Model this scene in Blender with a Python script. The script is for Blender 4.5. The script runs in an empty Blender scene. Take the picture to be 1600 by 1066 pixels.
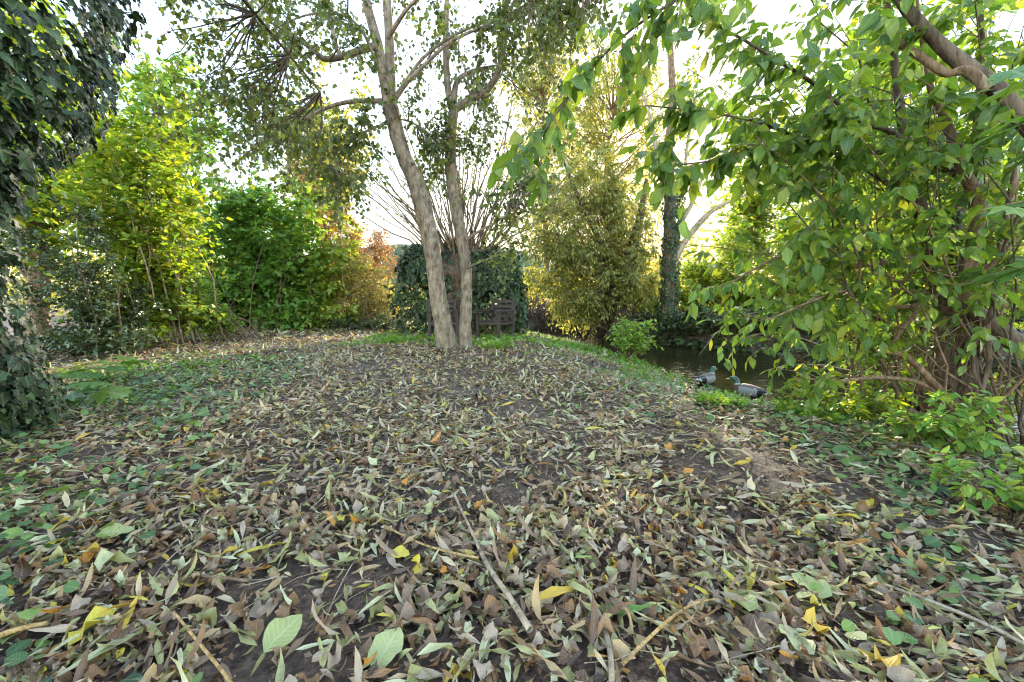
import bpy, math
import numpy as np
from mathutils import Vector, Matrix

rng = np.random.default_rng(11)
sc = bpy.context.scene
col = sc.collection

# ------------------------------------------------------------------ camera, sky, sun, exposure
FPX, PITCH, CAMZ = 640.0, math.radians(6.0), 0.85
cam_d = bpy.data.cameras.new('camera')
cam_d.sensor_width = 36.0
cam_d.lens = 36.0 * FPX / 1600.0
cam_d.clip_start, cam_d.clip_end = 0.02, 3000.0
cam = bpy.data.objects.new('camera', cam_d)
cam.location = (0, 0, CAMZ)
cam.rotation_euler = (math.pi / 2 - PITCH, 0, 0)
col.objects.link(cam)
sc.camera = cam


def ray(px, py):
    cx, cy = (px - 800.0) / FPX, (533.0 - py) / FPX
    return np.array([cx, math.cos(PITCH) + cy * math.sin(PITCH), -math.sin(PITCH) + cy * math.cos(PITCH)])


def at(px, py, Y):
    d = ray(px, py)
    return np.array([0, 0, CAMZ]) + d * (Y / d[1])


def gp(px, py, z=0.0):
    d = ray(px, py)
    return np.array([0, 0, CAMZ]) + d * ((z - CAMZ) / d[2])


SUN = ray(990, 262)
SUN = SUN / np.linalg.norm(SUN)
SUN_EL, SUN_AZ = math.asin(SUN[2]), math.atan2(SUN[0], SUN[1])
world = bpy.data.worlds.new('World')
sc.world = world
world.use_nodes = True
wn = world.node_tree
wn.nodes.clear()
sky = wn.nodes.new('ShaderNodeTexSky')
sky.sky_type = 'NISHITA'
sky.sun_disc = False
sky.sun_elevation = SUN_EL
sky.sun_rotation = SUN_AZ
sky.air_density, sky.dust_density, sky.ozone_density = 1.0, 0.5, 1.0
bgn = wn.nodes.new('ShaderNodeBackground')
bgn.inputs['Strength'].default_value = 0.15
wo = wn.nodes.new('ShaderNodeOutputWorld')
wn.links.new(sky.outputs[0], bgn.inputs[0])
wn.links.new(bgn.outputs[0], wo.inputs[0])
sun_d = bpy.data.lights.new('sun', 'SUN')
sun_d.energy, sun_d.angle, sun_d.color = 2.2, math.radians(0.8), (1.0, 0.93, 0.82)
sun = bpy.data.objects.new('sun', sun_d)
sun.rotation_euler = Vector(SUN).to_track_quat('Z', 'Y').to_euler()
sun.location = (20, 60, 30)
col.objects.link(sun)
vs = sc.view_settings
vs.view_transform, vs.look, vs.exposure, vs.gamma = 'Standard', 'None', 3.5, 1.0
vs.use_curve_mapping = False
cy = sc.cycles
cy.use_denoising = True
cy.filter_width = 1.15
cy.max_bounces, cy.diffuse_bounces, cy.glossy_bounces, cy.transmission_bounces = 8, 4, 3, 5
cy.caustics_reflective = cy.caustics_refractive = False
cy.sample_clamp_indirect = 4.0
cy.sample_clamp_direct = 0.2        # keeps the blown-out sky from eating thin leaves in mixed pixels
vs.use_white_balance = True
vs.white_balance_temperature, vs.white_balance_tint = 7700.0, 10.0


# ------------------------------------------------------------------ numeric helpers
def nrm(a):
    a = np.asarray(a, float)
    return a / np.maximum(np.linalg.norm(a, axis=-1, keepdims=True), 1e-9)


def _hash(ix, iy, seed):
    h = (ix * 374761393 + iy * 668265263 + seed * 69069) & 0xFFFFFFFF
    h = ((h ^ (h >> 13)) * 1274126177) & 0xFFFFFFFF
    return ((h ^ (h >> 16)) & 0xFFFF) / 65535.0 * 2 - 1


def vnoise(x, y, seed=0):
    x, y = np.asarray(x, float), np.asarray(y, float)
    ix, iy = np.floor(x).astype(np.int64), np.floor(y).astype(np.int64)
    fx, fy = x - ix, y - iy
    fx, fy = fx * fx * (3 - 2 * fx), fy * fy * (3 - 2 * fy)
    a, b = _hash(ix, iy, seed), _hash(ix + 1, iy, seed)
    c, d = _hash(ix, iy + 1, seed), _hash(ix + 1, iy + 1, seed)
    return (a * (1 - fx) + b * fx) * (1 - fy) + (c * (1 - fx) + d * fx) * fy


def resample(pts, m):
    """Catmull-Rom through pts, m points spaced along it."""
    p = np.asarray(pts, float)
    q = np.vstack([2 * p[0] - p[1], p, 2 * p[-1] - p[-2]])
    out = []
    for i in range(len(p) - 1):
        p0, p1, p2, p3 = q[i:i + 4]
        for t in np.linspace(0, 1, 12, endpoint=False):
            out.append(0.5 * (2 * p1 + (p2 - p0) * t + (2 * p0 - 5 * p1 + 4 * p2 - p3) * t * t
                              + (3 * p1 - p0 - 3 * p2 + p3) * t ** 3))
    out.append(p[-1])
    out = np.array(out)
    s = np.r_[0, np.cumsum(np.linalg.norm(np.diff(out[:, :3], axis=0), axis=1))]
    t = np.linspace(0, s[-1], m)
    return np.stack([np.interp(t, s, out[:, k]) for k in range(out.shape[1])], 1)


class Acc:
    """collects vertices, faces and the per-leaf attribute luv (u across, v along, random)"""

    def __init__(self):
        self.V, self.F, self.A, self.n = [], [], [], 0

    def add(self, V, F, A=None):
        V = np.asarray(V, float).reshape(-1, 3)
        self.V.append(V)
        for f in (F if isinstance(F, list) else [F]):
            if len(f):
                self.F.append(np.asarray(f, np.int64) + self.n)
        self.A.append(np.zeros((len(V), 3)) if A is None else np.asarray(A, float).reshape(-1, 3))
        self.n += len(V)
        return self

    def mesh(self, name, mats, smooth=True, origin=(0, 0, 0), matidx=None):
        me = bpy.data.meshes.new(name)
        V = np.concatenate(self.V) - np.asarray(origin, float)
        me.vertices.add(len(V))
        me.vertices.foreach_set('co', V.astype(np.float32).ravel())
        tot = np.concatenate([np.full(len(f), f.shape[1]) for f in self.F])
        idx = np.concatenate([f.ravel() for f in self.F])
        me.loops.add(len(idx))
        me.loops.foreach_set('vertex_index', idx.astype(np.int32))
        me.polygons.add(len(tot))
        me.polygons.foreach_set('loop_start', np.r_[0, np.cumsum(tot)[:-1]].astype(np.int32))
        me.polygons.foreach_set('loop_total', tot.astype(np.int32))
        me.polygons.foreach_set('use_smooth', np.full(len(tot), smooth))
        if matidx is not None:
            me.polygons.foreach_set('material_index', np.asarray(matidx, np.int32))
        at_ = me.attributes.new('luv', 'FLOAT_VECTOR', 'POINT')
        at_.data.foreach_set('vector', np.concatenate(self.A).astype(np.float32).ravel())
        me.update(calc_edges=True)
        me.validate()
        for m in (mats if isinstance(mats, (list, tuple)) else [mats]):
            me.materials.append(m)
        return me


def link(name, data, parent=None, loc=None, kind=None):
    o = bpy.data.objects.new(name, data)
    col.objects.link(o)
    if parent is not None:
        o.parent = parent
    if loc is not None:
        o.location = loc
    if kind:
        o['kind'] = kind
    return o


def thing(name, label, cat, loc=(0, 0, 0), group=None, rz=0.0):
    o = bpy.data.objects.new(name, None)
    o.empty_display_size = 0.2
    o.location = tuple(float(c) for c in loc)
    o.rotation_euler = (0, 0, rz)
    col.objects.link(o)
    tag(o, label, cat, group)
    return o


def tag(o, label, cat, group=None):
    o['label'], o['category'] = label, cat
    if group:
        o['group'] = group
    return o


def tubes(paths, rad, sides=5, rough=0.0):
    """paths (N,m,3), rad (N,m): returns V, F, A for N tubes"""
    paths, rad = np.asarray(paths, float), np.asarray(rad, float)
    N, m, _ = paths.shape
    tan = nrm(np.gradient(paths, axis=1))
    ref = nrm(np.array([0.43, 0.88, 0.13]))
    b = nrm(np.cross(tan, ref))
    c = np.cross(tan, b)
    a = np.linspace(0, 2 * np.pi, sides, endpoint=False)
    R = rad[:, :, None]
    if rough:
        R = R * (1 + rough * rng.normal(size=(N, m, sides)))
    V = paths[:, :, None, :] + R[..., None] * (np.cos(a)[:, None] * b[:, :, None, :] + np.sin(a)[:, None] * c[:, :, None, :])
    i = np.arange(m - 1)[:, None] * sides
    j = np.arange(sides)[None, :]
    j2 = (j + 1) % sides
    q = np.stack([i + j, i + j2, i + sides + j2, i + sides + j], -1).reshape(-1, 4)
    F = (q[None] + (np.arange(N) * m * sides)[:, None, None]).reshape(-1, 4)
    A = np.zeros((N, m, sides, 3))
    A[..., 1] = np.linspace(0, 1, m)[None, :, None]
    A[..., 2] = rng.random(N)[:, None, None]
    return V.reshape(-1, 3), F, A.reshape(-1, 3)


def tube_obj(name, pts, mat, parent, r0=None, r1=None, m=12, sides=7, rough=0.04, kind=None, knots=0.0):
    """pts rows (x,y,z) or (x,y,z,r)"""
    p = resample(np.asarray(pts, float), m)
    r = p[:, 3] if p.shape[1] == 4 else np.linspace(r0, r1, m)
    V, F, A = tubes(p[None, :, :3], r[None], sides, 0)
    if rough:
        V = V.reshape(m, sides, 3)
        cen = p[:, None, :3]
        th = np.arange(sides)[None, :] / sides * 6.0
        hh = np.cumsum(np.r_[0, np.linalg.norm(np.diff(p[:, :3], axis=0), axis=1)])[:, None]
        sd = int(rng.integers(1000))
        k = 1 + rough * (vnoise(hh * 9, np.minimum(th, 6 - th) * 1.2, sd) + 0.6 * vnoise(hh * 30, np.minimum(th, 6 - th) * 3, sd + 1))
        if knots:
            for _ in range(int(knots)):
                h0, t0 = rng.random() * hh[-1], rng.random() * 6
                dd = ((hh - h0) / 0.05) ** 2 + ((np.abs((th - t0 + 3) % 6 - 3)) / 0.5) ** 2
                k = k + 0.13 * np.exp(-dd)
        V = (cen + (V - cen) * k[..., None]).reshape(-1, 3)
    ac = Acc().add(V, F, A)
    n = m * sides
    ac.F.append(np.array([[n - sides + j, n - sides + (j + 1) % sides, n - sides + (j + 2) % sides] for j in range(0, 1)]))
    org = parent.location if parent is not None else (0, 0, 0)
    return link(name, ac.mesh(name, mat, True, org), parent, kind=kind)


# ------------------------------------------------------------------ materials
class NT:
    def __init__(self, name):
        self.m = bpy.data.materials.new(name)
        self.m.use_nodes = True
        self.t = self.m.node_tree
        self.t.nodes.clear()
        self.out = self.n('ShaderNodeOutputMaterial')

    def n(self, typ, **kw):
        nd = self.t.nodes.new(typ)
        for k, v in kw.items():
            if hasattr(nd, k):
                setattr(nd, k, v)
            else:
                nd.inputs[k.replace('_', ' ')].default_value = v
        return nd

    def l(self, a, b):
        self.t.links.new(a, b)

    def ramp(self, fac, stops, interp='LINEAR'):
        r = self.n('ShaderNodeValToRGB')
        e = r.color_ramp.elements
        r.color_ramp.interpolation = interp
        while len(e) < len(stops):
            e.new(0.5)
        for k, (p, c) in zip(e, stops):
            k.position = p
            k.color = (c[0], c[1], c[2], 1)
        if fac is not None:
            self.l(fac, r.inputs[0])
        return r.outputs[0]

    def math(self, op, a, b=None, clamp=False):
        x = self.n('ShaderNodeMath', operation=op, use_clamp=clamp)
        for k, v in enumerate((a, b)):
            if v is None:
                continue
            if isinstance(v, (int, float)):
                x.inputs[k].default_value = v
            else:
                self.l(v, x.inputs[k])
        return x.outputs[0]

    def mix(self, fac, a, b, mode='MIX'):
        x = self.n('ShaderNodeMix', data_type='RGBA', blend_type=mode)
        for i, v in ((0, fac), (6, a), (7, b)):
            if isinstance(v, (int, float)):
                x.inputs[i].default_value = v
            elif isinstance(v, tuple):
                x.inputs[i].default_value = (*v, 1)
            else:
                self.l(v, x.inputs[i])
        return x.outputs[2]

    def noise(self, scale, detail=4.0, rough=0.55, vec=None):
        x = self.n('ShaderNodeTexNoise')
        x.inputs['Scale'].default_value = scale
        x.inputs['Detail'].default_value = detail
        x.inputs['Roughness'].default_value = rough
        if vec is not None:
            self.l(vec, x.inputs['Vector'])
        return x.outputs['Fac']

    def bump(self, h, strength, dist):
        b = self.n('ShaderNodeBump')
        b.inputs['Strength'].default_value = strength
        b.inputs['Distance'].default_value = dist
        self.l(h, b.inputs['Height'])
        return b.outputs[0]


def spread_stops(cols):
    k = len(cols)
    return [(i / max(k - 1, 1), c) for i, c in enumerate(cols)]


def leaf_mat(name, cols, trans=0.42, rough=0.42, spec=0.4, vein=0.0, mottle=0.35, interp='LINEAR', glow=(1.25, 1.2, 0.6), dry=0.0):
    t = NT(name)
    a = t.n('ShaderNodeAttribute', attribute_name='luv')
    s = t.n('ShaderNodeSeparateXYZ')
    t.l(a.outputs['Vector'], s.inputs[0])
    c = t.ramp(s.outputs[2], spread_stops(cols), interp)
    tc = t.n('ShaderNodeTexCoord')
    nz = t.noise(45.0, 4, 0.6, tc.outputs['Object'])
    c = t.mix(mottle, c, t.ramp(nz, [(0.25, (0.35, 0.36, 0.3)), (0.5, (0.9, 0.9, 0.9)), (0.8, (1.35, 1.3, 1.2))]), 'MULTIPLY')
    hgt = None
    if dry:
        n2 = t.noise(160.0, 3, 0.6, tc.outputs['Object'])
        c = t.mix(t.math('MULTIPLY', t.ramp(n2, [(0.58, (0, 0, 0)), (0.68, (1, 1, 1))]), dry), c, (0.05, 0.03, 0.018))
    if vein:
        au = t.math('ABSOLUTE', s.outputs[0])
        mid = t.math('SUBTRACT', 1.0, t.math('MULTIPLY', au, 9.0), True)
        w = t.math('SINE', t.math('MULTIPLY', t.math('SUBTRACT', s.outputs[1], t.math('MULTIPLY', au, 0.22)), 52.0))
        side = t.math('MULTIPLY', t.math('SUBTRACT', w, 0.72, True), 2.2, True)
        v = t.math('MAXIMUM', mid, side)
        c = t.mix(t.math('MULTIPLY', v, vein), c, t.mix(0.5, c, (0.5, 0.52, 0.3)), 'MIX')
        hgt = t.math('SUBTRACT', t.math('MULTIPLY', w, 0.3), mid)
    p = t.n('ShaderNodeBsdfPrincipled')
    t.l(c, p.inputs['Base Color'])
    p.inputs['Roughness'].default_value = rough
    p.inputs['Specular IOR Level'].default_value = spec
    tr = t.n('ShaderNodeBsdfTranslucent')
    t.l(t.mix(1.0, c, glow, 'MULTIPLY'), tr.inputs[0])
    if hgt is not None:
        b = t.bump(hgt, 0.5, 0.0015)
        t.l(b, p.inputs['Normal'])
    mx = t.n('ShaderNodeMixShader')
    mx.inputs[0].default_value = trans
    t.l(p.outputs[0], mx.inputs[1])
    t.l(tr.outputs[0], mx.inputs[2])
    t.l(mx.outputs[0], t.out.inputs[0])
    return t.m


def bark_mat(name, c1, c2, c3, scale=18.0, stretch=0.25, rough=0.85, bump=0.6, moss=None):
    t = NT(name)
    tc = t.n('ShaderNodeTexCoord')
    mp = t.n('ShaderNodeMapping')
    mp.inputs['Scale'].default_value = (1, 1, stretch)
    t.l(tc.outputs['Object'], mp.inputs[0])
    n1 = t.noise(scale, 7, 0.62, mp.outputs[0])
    n2 = t.noise(scale * 0.22, 4, 0.6, tc.outputs['Object'])
    c = t.ramp(n1, [(0.3, c1), (0.5, c2), (0.72, c3)])
    c = t.mix(0.6, c, t.ramp(n2, [(0.3, (0.55, 0.52, 0.5)), (0.7, (1.25, 1.2, 1.15))]), 'MULTIPLY')
    mp2 = t.n('ShaderNodeMapping')
    mp2.inputs['Scale'].default_value = (1, 1, 0.12)
    t.l(tc.outputs['Object'], mp2.inputs[0])
    n4 = t.noise(scale * 3.2, 4, 0.7, mp2.outputs[0])
    c = t.mix(0.75, c, t.ramp(n4, [(0.36, (0.25, 0.22, 0.2)), (0.46, (1, 1, 1))]), 'MULTIPLY')
    if moss:
        n3 = t.noise(scale * 0.5, 5, 0.7, tc.outputs['Object'])
        c = t.mix(t.ramp(n3, [(0.52, (0, 0, 0)), (0.66, (0.8, 0.8, 0.8))]), c, moss)
    p = t.n('ShaderNodeBsdfPrincipled')
    t.l(c, p.inputs['Base Color'])
    p.inputs['Roughness'].default_value = rough
    p.inputs['Specular IOR Level'].default_value = 0.25
    t.l(t.bump(n1, bump, 0.012), p.inputs['Normal'])
    t.l(p.outputs[0], t.out.inputs[0])
    return t.m


def plain_mat(name, c, rough=0.5, spec=0.4, scale=60.0, var=0.35, bump=0.15, stretch=(1, 1, 1), sheen=0.0):
    t = NT(name)
    tc = t.n('ShaderNodeTexCoord')
    mp = t.n('ShaderNodeMapping')
    mp.inputs['Scale'].default_value = stretch
    t.l(tc.outputs['Object'], mp.inputs[0])
    n = t.noise(scale, 5, 0.6, mp.outputs[0])
    cc = t.mix(var, c, t.ramp(n, [(0.3, (0.3, 0.3, 0.3)), (0.7, (1.5, 1.5, 1.5))]), 'MULTIPLY')
    p = t.n('ShaderNodeBsdfPrincipled')
    t.l(cc, p.inputs['Base Color'])
    p.inputs['Roughness'].default_value = rough
    p.inputs['Specular IOR Level'].default_value = spec
    t.l(t.bump(n, bump, 0.004), p.inputs['Normal'])
    t.l(p.outputs[0], t.out.inputs[0])
    return t.m


def soil_mat():
    t = NT('damp_soil')
    tc = t.n('ShaderNodeTexCoord')
    n1 = t.noise(3.0, 6, 0.65, tc.outputs['Object'])
    n2 = t.noise(38.0, 6, 0.7, tc.outputs['Object'])
    n3 = t.noise(150.0, 4, 0.7, tc.outputs['Object'])
    c = t.ramp(n2, [(0.32, (0.022, 0.012, 0.008)), (0.52, (0.095, 0.058, 0.04)), (0.72, (0.26, 0.175, 0.125))])
    c = t.mix(0.5, c, t.ramp(n1, [(0.35, (0.6, 0.55, 0.5)), (0.65, (1.3, 1.25, 1.2))]), 'MULTIPLY')
    green = t.ramp(t.noise(1.3, 5, 0.7, tc.outputs['Object']), [(0.55, (0, 0, 0)), (0.7, (0.35, 0.35, 0.35))])
    c = t.mix(t.math('MULTIPLY', green, n3), c, (0.05, 0.065, 0.02))
    p = t.n('ShaderNodeBsdfPrincipled')
    t.l(c, p.inputs['Base Color'])
    t.l(t.ramp(n1, [(0.35, (0.5, 0.5, 0.5)), (0.65, (0.9, 0.9, 0.9))]), p.inputs['Roughness'])
    p.inputs['Specular IOR Level'].default_value = 0.35
    h = t.math('ADD', n2, t.math('MULTIPLY', n3, 0.4))
    t.l(t.bump(h, 1.0, 0.03), p.inputs['Normal'])
    t.l(p.outputs[0], t.out.inputs[0])
    return t.m


def water_mat():
    t = NT('stream_water')
    tc = t.n('ShaderNodeTexCoord')
    mp = t.n('ShaderNodeMapping')
    mp.inputs['Scale'].default_value = (1.0, 1.5, 1)
    mp.inputs['Rotation'].default_value = (0, 0, 0.5)
    t.l(tc.outputs['Object'], mp.inputs[0])
    n1 = t.noise(5.0, 3, 0.5, mp.outputs[0])
    n2 = t.noise(17.0, 2, 0.5, mp.outputs[0])
    c = t.ramp(t.noise(0.8, 4, 0.6, tc.outputs['Object']), [(0.35, (0.012, 0.011, 0.004)), (0.65, (0.024, 0.019, 0.007))])
    p = t.n('ShaderNodeBsdfPrincipled')
    t.l(c, p.inputs['Base Color'])
    p.inputs['Roughness'].default_value = 0.06
    p.inputs['IOR'].default_value = 1.33
    t.l(t.bump(t.math('ADD', n1, t.math('MULTIPLY', n2, 0.35)), 0.22, 0.05), p.inputs['Normal'])
    t.l(p.outputs[0], t.out.inputs[0])
    return t.m


M = {}
M['soil'] = soil_mat()
M['water'] = water_mat()
M['bark_grey'] = bark_mat('smooth_grey_bark', (0.06, 0.042, 0.032), (0.20, 0.15, 0.115), (0.34, 0.27, 0.21), 14, 0.5, bump=0.7, moss=(0.13, 0.12, 0.06))
M['bark_dark'] = bark_mat('dark_brown_bark', (0.03, 0.02, 0.014), (0.085, 0.06, 0.042), (0.15, 0.11, 0.08), 26, 0.2, bump=0.9)
M['bark_brown'] = bark_mat('warm_brown_bark', (0.06, 0.035, 0.02), (0.15, 0.095, 0.06), (0.26, 0.18, 0.12), 30, 0.25)
M['bark_pale'] = bark_mat('pale_shoot_bark', (0.16, 0.12, 0.08), (0.30, 0.23, 0.16), (0.42, 0.35, 0.25), 24, 0.3, bump=0.3)
M['twig_red'] = bark_mat('reddish_twig_bark', (0.16, 0.06, 0.03), (0.28, 0.12, 0.06), (0.38, 0.2, 0.1), 30, 0.3, bump=0.2)
M['twig_tan'] = bark_mat('tan_twig_bark', (0.22, 0.12, 0.04), (0.40, 0.25, 0.10), (0.52, 0.36, 0.18), 60, 1.0, bump=0.3)

M['lf_alder'] = leaf_mat('small_round_leaf', [(0.055, 0.075, 0.03), (0.085, 0.11, 0.038), (0.12, 0.165, 0.035), (0.24, 0.26, 0.045)], 0.46, 0.4, 0.4)
M['lf_ivy'] = leaf_mat('ivy_leaf', [(0.006, 0.016, 0.008), (0.011, 0.028, 0.012), (0.02, 0.045, 0.018), (0.045, 0.085, 0.026)], 0.12, 0.42, 0.22, vein=0.35, mottle=0.3)
M['lf_evergreen'] = leaf_mat('small_glossy_leaf', [(0.03, 0.055, 0.02), (0.05, 0.08, 0.028), (0.085, 0.11, 0.04)], 0.2, 0.3, 0.5)
M['lf_hazel'] = leaf_mat('mid_green_leaf', [(0.09, 0.21, 0.045), (0.13, 0.27, 0.05), (0.20, 0.32, 0.05), (0.31, 0.34, 0.055)], 0.48, 0.42, 0.4)
M['lf_lime'] = leaf_mat('yellow_green_leaf', [(0.10, 0.19, 0.028), (0.15, 0.25, 0.03), (0.22, 0.31, 0.035), (0.34, 0.32, 0.04)], 0.48, 0.42, 0.35)
M['lf_yellow'] = leaf_mat('golden_small_leaf', [(0.12, 0.135, 0.045), (0.19, 0.185, 0.055), (0.27, 0.235, 0.07), (0.33, 0.24, 0.08)], 0.45, 0.5, 0.3)
M['lf_red'] = leaf_mat('red_orange_leaf', [(0.23, 0.095, 0.06), (0.30, 0.15, 0.08), (0.32, 0.20, 0.085), (0.28, 0.25, 0.07)], 0.45, 0.5, 0.3, glow=(1.2, 0.95, 0.7))
M['lf_olive'] = leaf_mat('olive_small_leaf', [(0.12, 0.15, 0.05), (0.20, 0.22, 0.065), (0.29, 0.29, 0.08), (0.38, 0.33, 0.085)], 0.5, 0.45, 0.35)
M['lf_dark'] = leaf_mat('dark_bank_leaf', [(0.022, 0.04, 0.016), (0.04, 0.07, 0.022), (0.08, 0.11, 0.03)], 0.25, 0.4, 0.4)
M['lf_near'] = leaf_mat('broad_shrub_leaf', [(0.04, 0.10, 0.02), (0.075, 0.16, 0.022), (0.13, 0.215, 0.025), (0.26, 0.28, 0.03)], 0.56, 0.36, 0.45, vein=0.45, mottle=0.25)
M['lf_lobed'] = leaf_mat('lobed_bright_leaf', [(0.06, 0.16, 0.03), (0.10, 0.22, 0.03), (0.17, 0.26, 0.035)], 0.45, 0.4, 0.4, vein=0.5, mottle=0.25)
M['lf_cover'] = leaf_mat('fresh_ground_leaf', [(0.09, 0.19, 0.03), (0.14, 0.27, 0.04), (0.22, 0.33, 0.05)], 0.42, 0.45, 0.35)
M['lf_grass'] = leaf_mat('grass_blade', [(0.08, 0.15, 0.025), (0.13, 0.21, 0.035), (0.26, 0.27, 0.07)], 0.35, 0.45, 0.35)
LITTER_COLS = [(0.06, 0.030, 0.022), (0.14, 0.074, 0.046), (0.245, 0.150, 0.098), (0.37, 0.265, 0.185), (0.22, 0.108, 0.05),
               (0.40, 0.255, 0.125), (0.54, 0.40, 0.24), (0.24, 0.215, 0.075), (0.36, 0.33, 0.14), (0.50, 0.465, 0.27), (0.62, 0.58, 0.42)]
M['litter'] = leaf_mat('dry_fallen_leaf', LITTER_COLS, 0.16, 0.5, 0.3, vein=0.4, mottle=0.5, interp='CONSTANT', glow=(1.1, 1.0, 0.8), dry=0.3)
YEL_COLS = [(0.55, 0.42, 0.05), (0.55, 0.33, 0.035), (0.50, 0.20, 0.03), (0.55, 0.46, 0.12)]
M['litter_yellow'] = leaf_mat('yellow_fallen_leaf', YEL_COLS, 0.2, 0.42, 0.4, vein=0.35, mottle=0.4, interp='CONSTANT', glow=(1.1, 1.0, 0.7), dry=0.3)
M['lf_pale'] = leaf_mat('pale_green_fallen_leaf', [(0.24, 0.27, 0.085), (0.32, 0.34, 0.13), (0.45, 0.44, 0.25)], 0.2, 0.45, 0.4, vein=0.9, mottle=0.4, dry=0.4)
M['lf_green'] = leaf_mat('green_fallen_leaf', [(0.10, 0.24, 0.03), (0.15, 0.3, 0.04)], 0.25, 0.4, 0.4, vein=0.6, mottle=0.35)
M['wood'] = plain_mat('stained_bench_wood', (0.042, 0.028, 0.023), 0.6, 0.35, 40, 0.6, 0.35, (0.15, 1, 1))
M['reed'] = bark_mat('dead_reed', (0.05, 0.03, 0.02), (0.10, 0.065, 0.045), (0.18, 0.13, 0.09), 30, 0.2)


# ------------------------------------------------------------------ leaf templates
class Tmpl:
    def __init__(self, V, F, u, v):
        self.V, self.F, self.u, self.v = np.asarray(V, float), F, np.asarray(u, float), np.asarray(v, float)


def prof(kind, v):
    if kind == 'lance':
        return np.sin(np.pi * v ** 0.8) ** 0.9
    if kind == 'ovate':
        return np.sin(np.pi * v ** 0.72) ** 0.75 * (1 - 0.15 * v)
    if kind == 'round':
        return np.sin(np.pi * v ** 0.85) ** 0.55
    return 1 - v


def blade(kind, W, nv, K=8, fold=0.35, curl=0.6, twist=0.3, wave=0.0, crumple=0.0, cols=3):
    out = []
    v = np.linspace(0, 1, nv)
    u = np.linspace(-1, 1, cols)
    w = np.maximum(prof(kind, v), 0.03) * W
    if kind == 'grass':
        w = np.maximum(1 - v ** 1.6, 0.03) * W
    for k in range(K):
        fo, cu, tw = fold * rng.uniform(0.3, 1.4), curl * rng.uniform(-0.35, 1.3), twist * rng.normal()
        th = cu * v
        dv = 1.0 / (nv - 1)
        cy_ = np.r_[0, np.cumsum(np.cos((th[1:] + th[:-1]) / 2)) * dv]
        cz_ = -np.r_[0, np.cumsum(np.sin((th[1:] + th[:-1]) / 2)) * dv]
        x = u[None, :] * w[:, None]
        z = np.abs(u)[None, :] * w[:, None] * math.tan(fo)
        if wave:
            z = z + wave * W * np.sin(v * 9 + rng.random() * 6)[:, None] * u[None, :] * (w / W)[:, None]
        if crumple:
            z = z + crumple * W * rng.normal(size=x.shape) * (w / W)[:, None]
            x = x * (1 + crumple * 0.5 * rng.normal(size=x.shape))
        a = (tw * (v - 0.3))[:, None]
        x, z = x * np.cos(a) - z * np.sin(a), x * np.sin(a) + z * np.cos(a)
        ny, nz = np.sin(th), np.cos(th)
        V = np.stack([x, cy_[:, None] + z * ny[:, None], cz_[:, None] + z * nz[:, None]], -1)
        out.append(V.reshape(-1, 3))
    F = []
    for i in range(nv - 1):
        for j in range(cols - 1):
            F.append([i * cols + j, i * cols + j + 1, (i + 1) * cols + j + 1, (i + 1) * cols + j])
    uu = np.tile(u, nv)
    vv = np.repeat(v, cols)
    return Tmpl(out, np.array(F), uu, vv)


def kite(kind, W, K=6, fold=0.3, droop=0.25):
    """four-triangle folded leaf for the middle distance"""
    out = []
    for k in range(K):
        f, d = fold * rng.uniform(0.2, 1.5), droop * rng.uniform(-0.3, 1.5)
        s = 0.42 if kind == 'ovate' else 0.5
        out.append([[0, 0, 0], [W, s, f * W], [0, s + 0.04, 0], [-W, s, f * W * rng.uniform(0.6, 1.3)], [0.0, 1, -d]])
    return Tmpl(out, np.array([[0, 1, 4, 2], [0, 2, 4, 3]]), [0, 1, 0, -1, 0], [0, .45, .5, .45, 1])


def fan(outline, K=6, cup=0.12, wav=0.05, cen=(0, 0.42)):
    o = np.asarray(outline, float)
    n = len(o)
    out = []
    for k in range(K):
        r2 = ((o - np.array(cen)) ** 2).sum(1)
        z = -cup * rng.uniform(-0.3, 1.4) * r2 * 3 + wav * rng.normal(size=n)
        out.append(np.vstack([[cen[0], cen[1], 0], np.c_[o * (1 + 0.05 * rng.normal(size=o.shape)), z]]))
    F = np.array([[0, 1 + i, 1 + (i + 1) % n] for i in range(n)])
    return Tmpl(out, F, np.r_[0, o[:, 0] * 2], np.r_[cen[1], o[:, 1]])


def mirror(h):
    h = list(h)
    return [(0, 0)] + h + [(0, 1)] + [(-x, y) for x, y in reversed(h)]


IVY = fan(mirror([(0.2, -0.10), (0.42, -0.04), (0.5, 0.18), (0.30, 0.34), (0.47, 0.55), (0.22, 0.62), (0.12, 0.82)]))
IVY_LO = fan(mirror([(0.42, -0.04), (0.30, 0.32), (0.42, 0.52), (0.15, 0.72)]))
SYC = fan(mirror([(0.2, -0.08), (0.45, -0.12), (0.42, 0.05), (0.62, 0.18), (0.40, 0.30), (0.52, 0.42), (0.72, 0.66), (0.46, 0.60), (0.30, 0.52), (0.26, 0.66), (0.33, 0.80), (0.14, 0.82)]), cup=0.08, wav=0.025, cen=(0, 0.35))
T_BROAD = blade('ovate', 0.27, 7, 10, 0.28, 0.7, 0.35, 0.25)
T_BROAD_LO = blade('ovate', 0.27, 4, 8, 0.28, 0.6, 0.3)
T_ROUND = kite('round', 0.40, 8, 0.3, 0.3)
T_OV = kite('ovate', 0.30, 8, 0.35, 0.35)
T_LAN = kite('lance', 0.21, 8, 0.3, 0.4)
T_SLIM = kite('lance', 0.12, 10, 0.5, 0.5)
T_WILL = blade('lance', 0.085, 6, 24, 0.5, 1.5, 1.1, 0.55)
T_WILL_LO = blade('lance', 0.095, 4, 14, 0.4, 0.9, 0.7)
T_DRY = blade('ovate', 0.31, 7, 24, 0.6, 2.1, 1.0, 0.8, 0.10)
T_DRY_LO = blade('ovate', 0.30, 4, 14, 0.6, 1.7, 0.9, 0.6, 0.08)
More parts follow.
